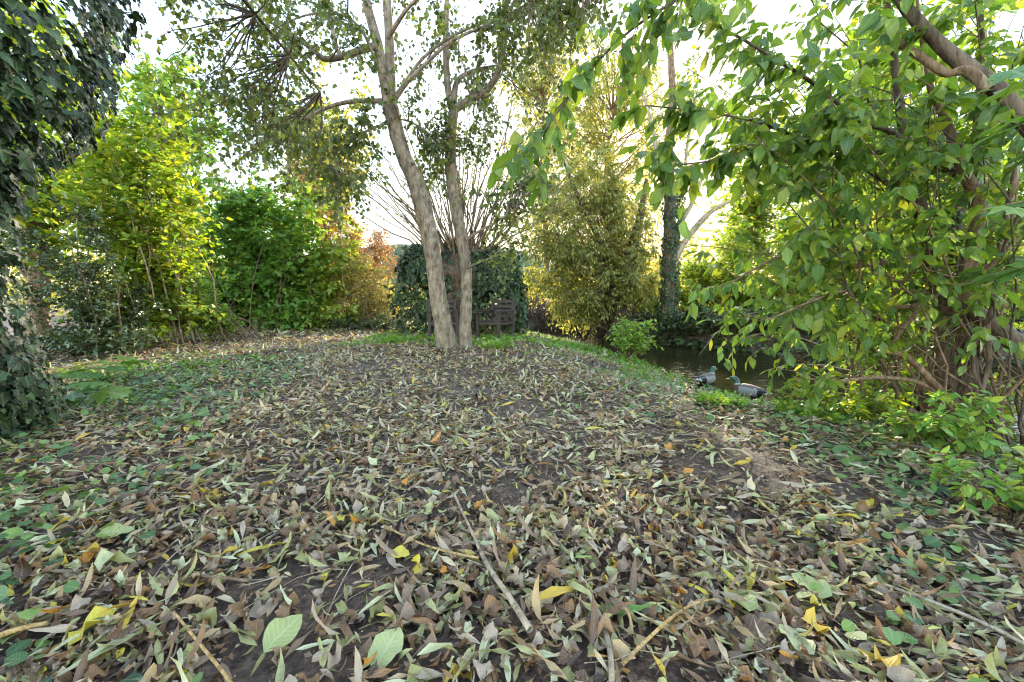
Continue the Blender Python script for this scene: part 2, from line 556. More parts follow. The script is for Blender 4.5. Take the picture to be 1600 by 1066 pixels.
T_FLAT = blade('round', 0.38, 8, 8, 0.12, 0.35, 0.2, 0.18, 0.06, cols=5)
T_GRASS = blade('grass', 0.02, 4, 8, 0.0, 1.4, 0.4, cols=2)


def feather():
    out, F, u, v = [], [], None, None
    for k in range(6):
        V, uu, vv, F = [], [], [], []
        cu = rng.uniform(0.2, 1.2)
        nodes = np.linspace(0.3, 0.85, 3)
        for s in nodes:
            ln = 0.52 * (1 - s) ** 0.8 + 0.07
            for sg in (-1, 1):
                bx, by = 0.0, s
                d = nrm(np.array([sg * 1.0, 0.55]))
                n2 = np.array([-d[1], d[0]])
                wv = ln * 0.36
                q = [(0, 0), (0.35, wv), (1, 0), (0.35, -wv)]
                b = len(V)
                for a_, c_ in q:
                    P = np.array([bx, by]) + d * a_ * ln + n2 * (c_ if a_ == 0.35 else 0)
                    V.append([P[0], P[1], -0.25 * abs(P[0]) * rng.uniform(0.3, 1.4)])
                    uu.append(P[0]); vv.append(P[1])
                F.append([b, b + 1, b + 2, b + 3])
        b = len(V)
        for P in ([0, .88], [.09, .95], [0, 1.1], [-.09, .95]):
            V.append([P[0], P[1], 0]); uu.append(0); vv.append(1)
        F.append([b, b + 1, b + 2, b + 3])
        b = len(V)
        for P in ([-.012, 0], [.012, 0], [.008, .9], [-.008, .9]):
            V.append([P[0], P[1], 0]); uu.append(0); vv.append(0)
        F.append([b, b + 1, b + 2, b + 3])
        V = np.array(V)
        th = cu * V[:, 1]
        V = np.c_[V[:, 0], V[:, 1] * np.cos(th * 0.5), V[:, 2] + V[:, 1] * np.sin(th * 0.5) * -0.6]
        out.append(V); u, v = uu, vv
    return Tmpl(out, np.array(F), u, v)


T_FEATHER = feather()


def frames(D, N):
    D = nrm(D)
    X = nrm(np.cross(D, N))
    return X, D, np.cross(X, D)


def scatter(acc, T, P, D, N, S, W=None, rnd=None):
    n = len(P)
    if n == 0:
        return
    X, D, Z = frames(D, N)
    Vt = T.V[rng.integers(len(T.V), size=n)]
    W = np.ones(n) if W is None else W
    S = np.broadcast_to(S, (n,))
    V = P[:, None] + S[:, None, None] * (Vt[..., 0:1] * W[:, None, None] * X[:, None] + Vt[..., 1:2] * D[:, None] + Vt[..., 2:3] * Z[:, None])
    k = Vt.shape[1]
    F = (T.F[None] + (np.arange(n) * k)[:, None, None]).reshape(-1, T.F.shape[1])
    rnd = rng.random(n) if rnd is None else rnd
    A = np.empty((n, k, 3))
    A[..., 0], A[..., 1], A[..., 2] = T.u[None], T.v[None], rnd[:, None]
    acc.add(V, F, A)


def project(P):
    d = P - np.array([0, 0, CAMZ])
    dep = d[:, 1] * math.cos(PITCH) - d[:, 2] * math.sin(PITCH)
    up = d[:, 1] * math.sin(PITCH) + d[:, 2] * math.cos(PITCH)
    dep = np.where(dep < 0.05, 0.05, dep)
    return 800 + FPX * d[:, 0] / dep, 533 - FPX * up / dep, np.where(dep <= 0.05, 1e6, dep)


def largest(P, S, k):
    px, py, dep = project(P)
    ok = (px > 5) & (px < 1595) & (py > 5) & (py < 1061)
    score = np.where(ok, S / dep, 0)
    m = np.zeros(len(P), bool)
    idx = np.argsort(-score)[:k]
    m[idx[score[idx] > 0]] = True
    return m


def single_leaves(name, parent, T, mat, P, D, N, S, W=None, rnd=None, nclass=4, classes=None):
    """one object per leaf, sharing a few meshes"""
    n = len(P)
    X, D, Z = frames(D, N)
    W = np.ones(n) if W is None else W
    classes = list(np.linspace(0.04, 0.96, nclass)) if classes is None else classes
    cache = {}
    org = np.array(parent.location) if parent is not None else np.zeros(3)
    for i in range(n):
        v = int(rng.integers(min(len(T.V), 6)))
        r = classes[int(rng.integers(len(classes)))] if rnd is None else classes[int(np.argmin(np.abs(np.array(classes) - rnd[i])))]
        if (v, r) not in cache:
            A = np.c_[T.u, T.v, np.full(len(T.u), r)]
            cache[(v, r)] = Acc().add(T.V[v], T.F, A).mesh(name, mat, True)
        o = link(name, cache[(v, r)], parent)
        m = np.eye(4)
        m[:3, 0], m[:3, 1], m[:3, 2], m[:3, 3] = X[i] * S[i] * W[i], D[i] * S[i], Z[i] * S[i], P[i] - org
        o.matrix_local = Matrix(m.tolist())


# ------------------------------------------------------------------ growth
def stems_to(base, tgt, arch=0.5, out=0.25, wob=0.04, m=9):
    base, tgt = np.asarray(base, float), np.asarray(tgt, float)
    n = len(tgt)
    h = tgt[:, 2:3] - base[:, 2:3]
    ctl = base + (tgt - base) * np.array([out, out, 0]) + np.concatenate([np.zeros((n, 2)), h * (0.5 + arch * 0.5)], 1)
    t = np.linspace(0, 1, m)[None, :, None]
    p = (1 - t) ** 2 * base[:, None] + 2 * t * (1 - t) * ctl[:, None] + t * t * tgt[:, None]
    L = np.linalg.norm(tgt - base, axis=1)[:, None, None]
    w = np.cumsum(rng.normal(size=(n, m, 3)), axis=1) * wob * L / m ** 0.5
    w -= w[:, :1]
    return p + w * np.sin(np.pi * np.linspace(0, 1, m) ** 0.7)[None, :, None]


def twigs_on(paths, per, t0, L, along=0.7, spread=0.9, up=0.2, droop=0.2, m=4, tpow=1.0):
    n, mm, _ = paths.shape
    i = np.repeat(np.arange(n), per)
    k = len(i)
    t = t0 + (1 - t0) * rng.random(k) ** tpow
    f = t * (mm - 1)
    a = np.minimum(f.astype(int), mm - 2)
    fr = (f - a)[:, None]
    S = paths[i, a] * (1 - fr) + paths[i, a + 1] * fr
    tan = nrm(paths[i, a + 1] - paths[i, a])
    d = nrm(along * tan + spread * nrm(rng.normal(size=(k, 3))) + np.array([0, 0, up]))
    ln = (L * rng.uniform(0.45, 1.25, k) * (1.15 - 0.5 * t))[:, None, None]
    s = np.linspace(0, 1, m)[None, :, None]
    p = S[:, None] + d[:, None] * ln * s - np.array([0, 0, 1.0]) * droop * ln * s * s
    return p + rng.normal(size=p.shape) * 0.03 * ln * s


def leaves_on(tw, k, size, side=0.9, fwd=0.6, down=0.35, nup=1.0, jit=0.5, t0=0.15, svar=0.3):
    n, m, _ = tw.shape
    t = np.linspace(t0, 1.0, k)[None, :] + rng.uniform(-0.5, 0.5, (n, k)) / k * 0.8
    t = np.clip(t, 0.02, 1)
    f = t * (m - 1)
    a = np.minimum(f.astype(int), m - 2)
    fr = (f - a)[..., None]
    ii = np.arange(n)[:, None]
    P = tw[ii, a] * (1 - fr) + tw[ii, a + 1] * fr
    tan = nrm(tw[ii, a + 1] - tw[ii, a])
    sg = np.where((np.arange(k) % 2)[None, :] == 0, 1.0, -1.0)[..., None]
    sd = nrm(np.cross(tan, np.array([0, 0, 1.0]) + 0.35 * rng.normal(size=tan.shape)))
    D = fwd * tan + side * sg * sd + jit * rng.normal(size=tan.shape) * 0.6 - np.array([0, 0, down])
    N = np.array([0, 0, nup]) + jit * rng.normal(size=tan.shape)
    S = size * rng.uniform(1 - svar, 1 + svar, (n, k))
    return P.reshape(-1, 3), nrm(D).reshape(-1, 3), N.reshape(-1, 3), S.ravel()


def in_ellipsoids(els, n, shell=0.0):
    """n points in a union of ellipsoids (cx,cy,cz,rx,ry,rz,weight)"""
    els = np.asarray(els, float)
    w = els[:, 6] / els[:, 6].sum()
    i = rng.choice(len(els), n, p=w)
    d = nrm(rng.normal(size=(n, 3)))
    r = (shell + (1 - shell) * rng.random(n)) ** (1 / 2.2)
    return els[i, :3] + d * els[i, 3:6] * r[:, None]


def put_stems(root, paths, r0, r1, mat, name='stem', sides=5, each=True):
    n, m, _ = paths.shape
    r0 = np.broadcast_to(r0, (n,))
    rad = r0[:, None] * (1 - np.linspace(0, 1, m)[None] ** 0.8) + r1
    if not each:
        V, F, A = tubes(paths, rad, sides)
        link(name, Acc().add(V, F, A).mesh(name, mat, True, root.location), root, kind='stuff')
        return
    for k in range(n):
        V, F, A = tubes(paths[k:k + 1], rad[k:k + 1], sides)
        link(name, Acc().add(V, F, A).mesh(name, mat, True, root.location), root)


def put_twigs(root, tw, r, mat, name='twigs', sides=3):
    n, m, _ = tw.shape
    rad = np.broadcast_to(r * (1.05 - 0.85 * np.linspace(0, 1, m))[None], (n, m))
    V, F, A = tubes(tw, rad, sides)
    link(name, Acc().add(V, F, A).mesh(name, mat, True, root.location), root, kind='stuff')


def put_foliage(root, T, mat, L, singles=0, Ts=None, rnd=None, name='foliage', nclass=5):
    P, D, N, S = L
    rnd = rng.random(len(P)) if rnd is None else rnd
    if singles:
        m = largest(P, S, singles)
        single_leaves('leaf', root, Ts or T, mat, P[m], D[m], N[m], S[m], rnd=rnd[m], nclass=nclass)
        P, D, N, S, rnd = P[~m], D[~m], N[~m], S[~m], rnd[~m]
    ac = Acc()
    scatter(ac, T, P, D, N, S, rnd=rnd)
    link(name, ac.mesh(name, mat, True, root.location), root, kind='stuff')


def shrub(name, label, cat, base, els, n_stems, per, tl, k, size, T, lmat, bmat, r0=0.02, spread=0.25, arch=0.4, out=0.25,
          shell=0.35, t0=0.3, droop=0.2, up=0.2, down=0.3, group=None, each=None, singles=0, Ts=None, twr=0.0025, jit=0.5,
          tw_along=0.7, nup=1.0, side=0.9, twig_m=2, hue=None, stem_name='stem', wob=0.04):
    root = thing(name, label, cat, base, group)
    base = np.asarray(base, float)
    tg = in_ellipsoids(els, n_stems, shell)
    tg[:, 2] = np.maximum(tg[:, 2], base[2] + 0.15)
    b = base[None] + np.c_[rng.normal(size=(n_stems, 2)) * spread, np.zeros(n_stems)]
    st = stems_to(b, tg, arch, out, wob)
    put_stems(root, st, r0 * rng.uniform(0.5, 1.15, n_stems), 0.002, bmat, stem_name, 5, (n_stems <= 45) if each is None else each)
    tw = twigs_on(st, per, t0, tl, tw_along, 0.9, up, droop, twig_m)
    put_twigs(root, tw, twr, bmat)
    L = leaves_on(tw, k, size, side=side, down=down, jit=jit, nup=nup)
    ok = L[0][:, 2] > base[2] + 0.02
    L = tuple(a[ok] for a in L)
    rnd = None
    if hue is not None:
        rnd = np.clip(hue(L[0]) + 0.18 * rng.normal(size=len(L[0])), 0, 0.999)
    put_foliage(root, T, lmat, L, singles, Ts, rnd)
    return root


# ------------------------------------------------------------------ the setting: ground, water, far hill
WZ = -0.38
NEAR = [(-9, 22), (-3, 17.6)] + [tuple(gp(*p, WZ)[:2]) for p in [(850, 520), (905, 531), (965, 551), (1045, 578), (1085, 596), (1140, 613), (1200, 627), (1290, 640), (1420, 655), (1600, 690)]] + [(9, 2.2), (40, -4)]
FAR = [(-9, 24), (-3, 20)] + [tuple(gp(*p, WZ)[:2]) for p in [(850, 514), (945, 520), (1045, 540), (1150, 549), (1260, 557), (1400, 566), (1600, 577)]] + [(16, 6.3), (40, 3.5)]
POLY = np.array(NEAR + FAR[::-1])
N_NEAR = len(NEAR)


def stream_dist(x, y):
    """distance to the water's edge (negative inside), and whether the nearest edge is the far one"""
    x, y = np.asarray(x, float), np.asarray(y, float)
    best = np.full(x.shape, 1e9)
    far = np.zeros(x.shape, bool)
    inside = np.zeros(x.shape, bool)
    n = len(POLY)
    for i in range(n):
        a, b = POLY[i], POLY[(i + 1) % n]
        ab = b - a
        t = np.clip(((x - a[0]) * ab[0] + (y - a[1]) * ab[1]) / (ab @ ab), 0, 1)
        d = np.hypot(x - a[0] - t * ab[0], y - a[1] - t * ab[1])
        m = d < best
        best = np.where(m, d, best)
        far = np.where(m, i >= N_NEAR - 1, far)
        cr = ((a[1] > y) != (b[1] > y)) & (x < (b[0] - a[0]) * (y - a[1]) / (b[1] - a[1] + 1e-12) + a[0])
        inside ^= cr
    return np.where(inside, -best, best), far


def smooth(t):
    t = np.clip(t, 0, 1)
    return t * t * (3 - 2 * t)


def height(x, y):
    x, y = np.asarray(x, float), np.asarray(y, float)
    d, far = stream_dist(x, y)
    wob = 0.06 * vnoise(x * 2.1, y * 2.1, 5)
    near_z = -0.40 + 0.40 * smooth((d + wob) / 2.6)
    far_z = -0.40 + 0.62 * smooth((d + wob) / 0.55)
    z = np.where(d < 0, -0.40 + np.maximum(d, -1.2) * 0.5, np.where(far, far_z, near_z))
    land = smooth(d / 0.6)
    fine = np.exp(-np.maximum(y - 3, 0) / 6) * np.exp(-np.maximum(np.abs(x) - 5, 0) / 5)
    z = z + land * (0.035 * vnoise(x * 0.9, y * 0.9, 1) + 0.02 * vnoise(x * 2.7, y * 2.7, 2) * np.exp(-np.hypot(x, y) / 40))
    z = z + land * fine * (0.014 * vnoise(x * 7, y * 7, 3) + 0.007 * vnoise(x * 17, y * 17, 4) + 0.003 * vnoise(x * 41, y * 41, 6))
    return z


def axis(lo, hi, d0, d1, step, g):
    a = list(np.arange(d0, d1, step))
    s, p = step, d1
    while p < hi:
        a.append(p); s *= g; p += s
    a.append(hi)
    s, p = step, d0
    while p > lo:
        s *= g; p -= s
        a.insert(0, max(p, lo))
    return np.array(a)


gx = axis(-600, 600, -2.6, 3.2, 0.045, 1.12)
gy = axis(-60, 900, 0.3, 3.0, 0.032, 1.065)
GX, GY = np.meshgrid(gx, gy)
GZ = height(GX, GY)
nx, ny = len(gx), len(gy)
ii = (np.arange(ny - 1)[:, None] * nx + np.arange(nx - 1)[None]).reshape(-1)
ga = Acc().add(np.stack([GX, GY, GZ], -1).reshape(-1, 3), np.stack([ii, ii + 1, ii + nx + 1, ii + nx], 1))
ground = link('ground', ga.mesh('ground', M['soil']), kind='structure')

wa = Acc()
wx, wy = np.meshgrid(np.linspace(-12, 42, 60), np.linspace(-8, 26, 40))
wi = (np.arange(39)[:, None] * 60 + np.arange(59)[None]).reshape(-1)
wa.add(np.stack([wx, wy, np.full_like(wx, WZ)], -1).reshape(-1, 3), np.stack([wi, wi + 1, wi + 61, wi + 60], 1))
link('stream_water', wa.mesh('stream_water', M['water']), kind='structure')

M['hill'] = plain_mat('far_wooded_hill', (0.05, 0.075, 0.04), 0.95, 0.1, 0.06, 0.6, 0.4)
hx = np.linspace(-700, 500, 120)
hv = np.linspace(0, 1, 12)
HX, HV = np.meshgrid(hx, hv)
HH = 62 * np.exp(-((HX + 130) / 260) ** 2) + 16 + 6 * vnoise(HX / 60, HV * 2, 8) + 2.5 * vnoise(HX / 12, HV * 9, 9)
hi = (np.arange(11)[:, None] * 120 + np.arange(119)[None]).reshape(-1)
link('distant_hill', Acc().add(np.stack([HX, 420 + 160 * HV, -2 + HH * np.sin(HV * np.pi / 2)], -1).reshape(-1, 3),
     np.stack([hi, hi + 1, hi + 121, hi + 120], 1)).mesh('distant_hill', M['hill']), kind='structure')


def gpt(px, py):
    """point on the uneven ground seen at a pixel"""
    z = 0.0
    for _ in range(6):
        p = gp(px, py, z)
        z = float(height(p[0], p[1]))
    return np.array([p[0], p[1], z])


def onz(x, y, dz=0.0):
    return np.array([x, y, float(height(x, y)) + dz])


# ------------------------------------------------------------------ twin-trunked tree in the middle
TY = 6.95
tb = onz(-0.92, TY, -0.03)
tree = thing('twin_trunk_tree', 'tall smooth grey tree with two leaning trunks in front of the bench', 'tree', tb)


def trace(pts, Y0, Y1=None):
    """pixel path (px,py[,width px]) with depth running from Y0 to Y1"""
    Y1 = Y0 if Y1 is None else Y1
    out = []
    for i, p in enumerate(pts):
        Y = Y0 + (Y1 - Y0) * i / max(len(pts) - 1, 1)
        q = at(p[0], p[1], Y)
        out.append([*q, p[2] * Y / FPX / 2] if len(p) > 2 else list(q))
    return np.array(out)


BK = M['bark_grey']
tube_obj('trunk', trace([(706, 566, 74), (702, 552, 48), (698, 538, 35), (691, 500, 28), (684, 460, 26), (678, 410, 25), (667, 350, 27), (651, 290, 25), (630, 240, 22), (618, 200, 22), (610, 168, 25)], TY, 6.8), BK, tree, m=70, sides=20, rough=0.07, knots=18)
tube_obj('trunk', trace([(727, 566, 50), (727, 552, 32), (726, 538, 23), (727, 500, 19), (729, 450, 17), (727, 410, 17), (717, 350, 18), (708, 300, 17), (704, 250, 17), (706, 200, 15), (710, 168, 15)], TY + 0.05, TY + 0.2), BK, tree, m=70, sides=18, rough=0.08, knots=18)
limbs = [
    ([(611, 180, 18), (600, 120, 16), (588, 60, 14), (572, 0, 12), (560, -110, 11), (552, -230, 5)], 6.8, 6.6),
    ([(614, 180, 16), (610, 120, 14), (608, 50, 13), (604, -20, 12), (606, -140, 9), (600, -260, 4)], 6.82, 7.2),
    ([(592, 70, 11), (560, 80, 10), (530, 90, 9), (505, 92, 8), (488, 78, 6), (440, 40, 5), (385, -8, 3)], 6.7, 6.3),
    ([(534, 90, 8), (524, 70, 7), (518, 40, 6), (500, 0, 5), (470, -60, 3)], 6.6, 6.9),
    ([(604, 158, 8), (570, 158, 7), (540, 160, 6), (500, 173, 5), (460, 195, 4), (415, 220, 2)], 6.8, 6.2),
    ([(612, 190, 4), (585, 200, 4), (560, 212, 3), (530, 240, 2), (500, 270, 1.4)], 6.8, 6.3),
    ([(612, 165, 7), (635, 130, 6), (660, 105, 5), (700, 68, 5), (740, 48, 4), (800, 20, 3), (860, -20, 2)], 6.8, 6.2),
    ([(618, 150, 5), (660, 92, 4), (710, 55, 4), (770, 32, 3), (820, 30, 2)], 6.8, 7.3),
    ([(707, 172, 11), (700, 140, 10), (697, 90, 9), (697, 30, 8), (700, -50, 6), (690, -150, 3)], 7.15, 7.4),
    ([(709, 172, 12), (735, 156, 12), (760, 142, 11), (775, 122, 10), (784, 90, 9), (789, 50, 8), (788, 0, 7), (784, -80, 5), (795, -180, 2.5)], 7.15, 6.9),
    ([(709, 160, 9), (714, 128, 8), (735, 112, 5), (765, 104, 3), (800, 100, 2)], 7.15, 7.6),
    ([(703, 242, 7), (690, 230, 5), (668, 208, 4), (640, 190, 3), (610, 185, 1.5)], 7.15, 6.7),
    ([(730, 374, 7), (748, 362, 4), (775, 347, 3), (805, 333, 2.5), (835, 330, 1.5)], 7.0, 6.6),
    ([(728, 420, 4), (750, 410, 3), (790, 395, 2), (815, 380, 1.5)], 7.0, 6.7),
    ([(600, 130, 6), (560, 40, 4), (500, 20, 3), (430, 45, 2), (400, 80, 1.5)], 6.8, 5.6),
    ([(606, 60, 7), (640, 10, 5), (690, -30, 4), (760, -60, 3)], 6.9, 6.0),
    ([(788, 40, 5), (820, 10, 4), (880, -10, 3), (940, 5, 2)], 6.9, 6.4),
]
lp = []
for pts, y0, y1 in limbs:
    q = trace(pts, y0, y1)
    tube_obj('branch', q, BK, tree, m=18, sides=8, rough=0.05)
    lp.append(resample(q[:, :3], 9))
lp = np.array(lp)
# secondary branches into the crown
tgt = np.array([at(px, py, Y) for px, py, Y in
                [(rng.uniform(300, 900), rng.uniform(-160, 150), rng.uniform(5.4, 8.6)) for _ in range(42)]
                + [(rng.uniform(330, 560), rng.uniform(120, 300), rng.uniform(5.8, 7.6)) for _ in range(18)]
                + [(rng.uniform(640, 880), rng.uniform(150, 300), rng.uniform(6.2, 8.0)) for _ in range(14)]
                + [(rng.uniform(560, 900), rng.uniform(-60, 170), rng.uniform(5.8, 8.0)) for _ in range(30)]
                + [(rng.uniform(780, 960), rng.uniform(-60, 90), rng.uniform(5.8, 7.5)) for _ in range(14)]
                + [(rng.uniform(440, 600), rng.uniform(190, 330), rng.uniform(6.0, 7.6)) for _ in range(14)]
                + [(rng.uniform(640, 860), rng.uniform(130, 320), rng.uniform(6.4, 8.4)) for _ in range(18)]])
src = lp[:, 3:8].reshape(-1, 3)
near_i = np.array([np.argsort(np.linalg.norm(src - t, axis=1))[rng.integers(3)] for t in tgt])
sec = stems_to(src[near_i], tgt, 0.1, 0.4, 0.1)
put_stems(tree, sec, 0.014, 0.003, BK, 'branch', 5, True)
tw = np.concatenate([twigs_on(sec, 11, 0.2, 0.45, 0.6, 0.9, 0.0, 0.3), twigs_on(lp, 12, 0.35, 0.42, 0.6, 0.9, 0.0, 0.3)])
put_twigs(tree, tw, 0.0028, BK)
La = leaves_on(tw, 6, 0.08, down=0.5, jit=0.7)
# leafy sprays low beside the right trunk
low = twigs_on(lp[12:14], 34, 0.35, 0.42, 0.5, 0.9, -0.2, 0.35)
put_twigs(tree, low, 0.002, BK)
Lb = leaves_on(low, 8, 0.062, down=0.4, jit=0.6)
rn = np.r_[np.clip(rng.beta(1.3, 2.2, len(La[0])), 0, 1), rng.uniform(0.55, 1, len(Lb[0]))]
put_foliage(tree, T_ROUND, M['lf_alder'], tuple(np.concatenate([a, b]) for a, b in zip(La, Lb)), 0, rnd=rn)

# ------------------------------------------------------------------ ivy-wrapped trunk at the left edge
ib = onz(-3.3, 2.25, -0.05)
ivy = thing('ivy_covered_tree', 'thick trunk wrapped in dark glossy ivy at the left edge', 'tree', ib)
tube_obj('trunk', [[-3.42, 2.25, -0.1, 0.34], [-3.42, 2.25, 0.7, 0.27], [-3.42, 2.2, 1.6, 0.25], [-3.4, 2.2, 2.6, 0.24], [-3.2, 2.2, 3.8, 0.2], [-3.1, 2.2, 4.8, 0.1]], M['bark_dark'], ivy, m=40, sides=18, rough=0.1)


def ivy_shell(n, fn, size, jit=0.45, out=0.12):
    P, Nn = fn(n)
    n = len(P)
    P = P + Nn * rng.uniform(-0.04, out, n)[:, None]
    tang = nrm(np.cross(Nn, np.array([0, 0, 1.0])) + 1e-6)
    D = np.array([0, 0, -1.0]) + tang * rng.normal(size=(n, 1)) * 0.7 + Nn * rng.uniform(0, 0.5, (n, 1))
    N2 = Nn + jit * rng.normal(size=(n, 3)) * 0.6 + np.array([0, 0, 0.45])
    S = size * (0.45 + 1.0 * rng.random(n) ** 1.5)
    return P, nrm(D), N2, S


def ivy_col(n):
    z = rng.uniform(-0.02, 3.3, n)
    th = rng.uniform(-2.3, 1.1, n)
    r = 0.36 + 0.12 * vnoise(th * 2, z * 2.2, 21) + 0.62 * smooth((z - 1.3) / 1.0) + 0.12 * np.exp(-((z - 0.3) / 0.35) ** 2)
    Nn = np.stack([np.cos(th), np.sin(th), 0.1 + 0 * z], 1)
    return np.stack([-3.42 + r * Nn[:, 0], 2.25 + r * Nn[:, 1], z], 1), nrm(Nn)


put_foliage(ivy, IVY_LO, M['lf_ivy'], ivy_shell(6200, ivy_col, 0.062, 0.6, 0.12), 300, IVY)
put_foliage(ivy, IVY_LO, M['lf_ivy'], ivy_shell(4200, ivy_col, 0.09, 0.3, -0.03), 0, name='inner_foliage')
# ivy stems hanging clear of the column
hang = []
for k in range(26):
    z0 = rng.uniform(1.3, 3.2)
    th = rng.uniform(-1.0, 0.6)
    r0 = 0.42 + 0.45 * smooth((z0 - 1.3) / 1.1)
    s = np.array([-3.42 + r0 * math.cos(th), 2.25 + r0 * math.sin(th), z0])
    hang.append(stems_to(s[None], (s + [0.35 * rng.random() + 0.1, 0.15 * rng.normal(), -0.1 - 0.4 * rng.random()])[None], 1.2, 0.5, 0.05)[0])
hang = np.array(hang)
put_stems(ivy, hang, 0.005, 0.002, M['bark_brown'], 'ivy_stem', 5, True)
Lh = leaves_on(hang, 8, 0.075, down=0.8, jit=0.6)
put_foliage(ivy, IVY, M['lf_ivy'], Lh, 0, name='hanging_foliage')
# high limb drooping into view with cone clusters
limb = resample(np.array([[-3.1, 2.25, 3.0], [-2.9, 3.0, 3.7], [-2.75, 3.8, 3.9], [-2.6, 4.6, 3.7], [-2.3, 5.2, 3.3]]), 9)[None]
limb2 = resample(np.array([[-3.0, 2.4, 3.1], [-2.3, 3.2, 3.9], [-1.9, 4.2, 4.2], [-1.6, 5.0, 4.2]]), 9)[None]
put_stems(ivy, np.concatenate([limb, limb2]), 0.045, 0.008, M['bark_dark'], 'limb', 7)
lt = np.array([at(rng.uniform(215, 480), rng.uniform(-30, 285), rng.uniform(4.2, 5.8)) for _ in range(40)]
              + [at(rng.uniform(290, 430), rng.uniform(90, 270), rng.uniform(4.4, 5.2)) for _ in range(16)])
lsrc = np.concatenate([limb[0, 3:], limb2[0, 3:]])
ls = stems_to(lsrc[[int(np.argmin(np.linalg.norm(lsrc - t, axis=1))) for t in lt]], lt, 0.3, 0.5, 0.08)
put_stems(ivy, ls, 0.009, 0.002, M['bark_dark'], 'branch', 5, True)
tw = twigs_on(ls, 8, 0.3, 0.34, 0.5, 0.9, -0.1, 0.45)
put_twigs(ivy, tw, 0.002, M['bark_dark'])
put_foliage(ivy, T_ROUND, M['lf_alder'], leaves_on(tw, 5, 0.06, down=0.6, jit=0.7), 0, name='crown', rnd=None)
ct = in_ellipsoids([(-3.3, 2.0, 4.6, 2.2, 2.2, 1.1, 1)], 40, 0.3)  # out-of-view crown overhead, added so its shade darkens the ivy
ct[:, 2] = np.maximum(ct[:, 2], 3.5)
cs = stems_to(np.c_[np.full(40, -3.1), np.full(40, 2.2), rng.uniform(2.9, 4.2, 40)], ct, 0.3, 0.5, 0.07)
put_stems(ivy, cs, 0.02, 0.003, M['bark_dark'], 'branch', 5, True)
tw2 = twigs_on(cs, 22, 0.25, 0.5, 0.6, 0.9, 0.0, 0.2, 3)
put_foliage(ivy, T_ROUND, M['lf_alder'], leaves_on(tw2, 8, 0.10, down=0.5, jit=0.7), 0, name='crown')
cones = Acc()
cp = tw[rng.integers(len(tw), size=700), -1] + rng.normal(size=(700, 3)) * 0.012
for sgn in range(3):
    scatter(cones, kite('ovate', 0.28, 3, 0.9, 0.1), cp, nrm(np.array([0, 0, -1.0]) + 0.4 * rng.normal(size=(700, 3))), rng.normal(size=(700, 3)), 0.022)
link('cones', cones.mesh('cones', M['bark_brown'], True, ivy.location), ivy, kind='stuff')

# ------------------------------------------------------------------ shrubs on the left and behind
def E(px, py, Y, rx, ry, rz, w=1.0):
    c = at(px, py, Y)
    return (c[0], c[1], c[2], rx, ry, rz, w)


shrub('yellow_green_shrub', 'tall yellow-green shrub with pale upright stems behind the ivy trunk', 'shrub', onz(-6.6, 7.6),
      [E(180, 240, 7.5, 1.3, 0.9, 1.5, 2), E(240, 330, 7.4, 1.0, 0.8, 1.0, 1.3), E(130, 330, 7.3, 0.9, 0.7, 1.0, 1), E(150, 120, 7.6, 1.0, 0.8, 1.0, 1.2), E(255, 200, 7.8, 0.9, 0.8, 1.0, 0.8), E(90, 260, 7.4, 1.0, 0.8, 1.4, 1.2), E(290, 270, 7.8, 0.7, 0.7, 1.0, 0.9), E(280, 380, 7.7, 0.6, 0.6, 0.7, 0.7), E(250, 450, 7.2, 0.7, 0.5, 0.6, 1.2), E(170, 430, 7.0, 0.8, 0.5, 0.7, 1), E(190, 485, 6.6, 0.7, 0.35, 0.35, 1.1), E(275, 480, 7.0, 0.5, 0.35, 0.4, 1)],
      45, 42, 0.6, 7, 0.125, T_OV, M['lf_lime'], M['bark_pale'], 0.02, 0.35, 0.5, shell=0.2, t0=0.35, down=0.35)
shrub('green_shrub', 'low bright green shrub at the corner of the lawn beside the dark evergreen', 'shrub', onz(-5.5, 8.3),
      [E(265, 430, 8.2, 0.7, 0.6, 0.75, 1.5), E(240, 480, 8.0, 0.7, 0.5, 0.4, 1), E(290, 490, 8.0, 0.6, 0.4, 0.3, 1)],
      26, 20, 0.4, 7, 0.09, T_OV, M['lf_hazel'], M['bark_brown'], 0.012, 0.2, 0.4, shell=0.3, t0=0.3, hue=lambda P: 0.55 + 0 * P[:, 0])
shrub('dark_evergreen_shrub', 'dark small-leaved evergreen shrub at the left below the yellow-green one', 'shrub', onz(-6.3, 6.3),
      [E(120, 410, 6.3, 1.1, 0.7, 1.0, 2.4), E(60, 380, 6.0, 0.8, 0.6, 0.9, 1.2), E(190, 500, 6.4, 0.7, 0.6, 0.4, 1.2), E(80, 490, 6.0, 0.8, 0.6, 0.5, 1.2), E(205, 440, 6.6, 0.4, 0.5, 0.5, 0.6), E(150, 525, 6.0, 1.0, 0.4, 0.2, 1.3), E(240, 515, 6.4, 0.5, 0.4, 0.2, 0.6)],
      45, 34, 0.3, 8, 0.062, T_OV, M['lf_evergreen'], M['bark_dark'], 0.016, 0.3, 0.4, shell=0.4, t0=0.25, nup=0.6)


def hz_hue(P):
    px, py, _ = project(P)
    return 0.25 + 0.75 * smooth((px - 400) / 180) * 0.9 + 0.12 * vnoise(P[:, 0] * 1.2, P[:, 2] * 1.2, 31)


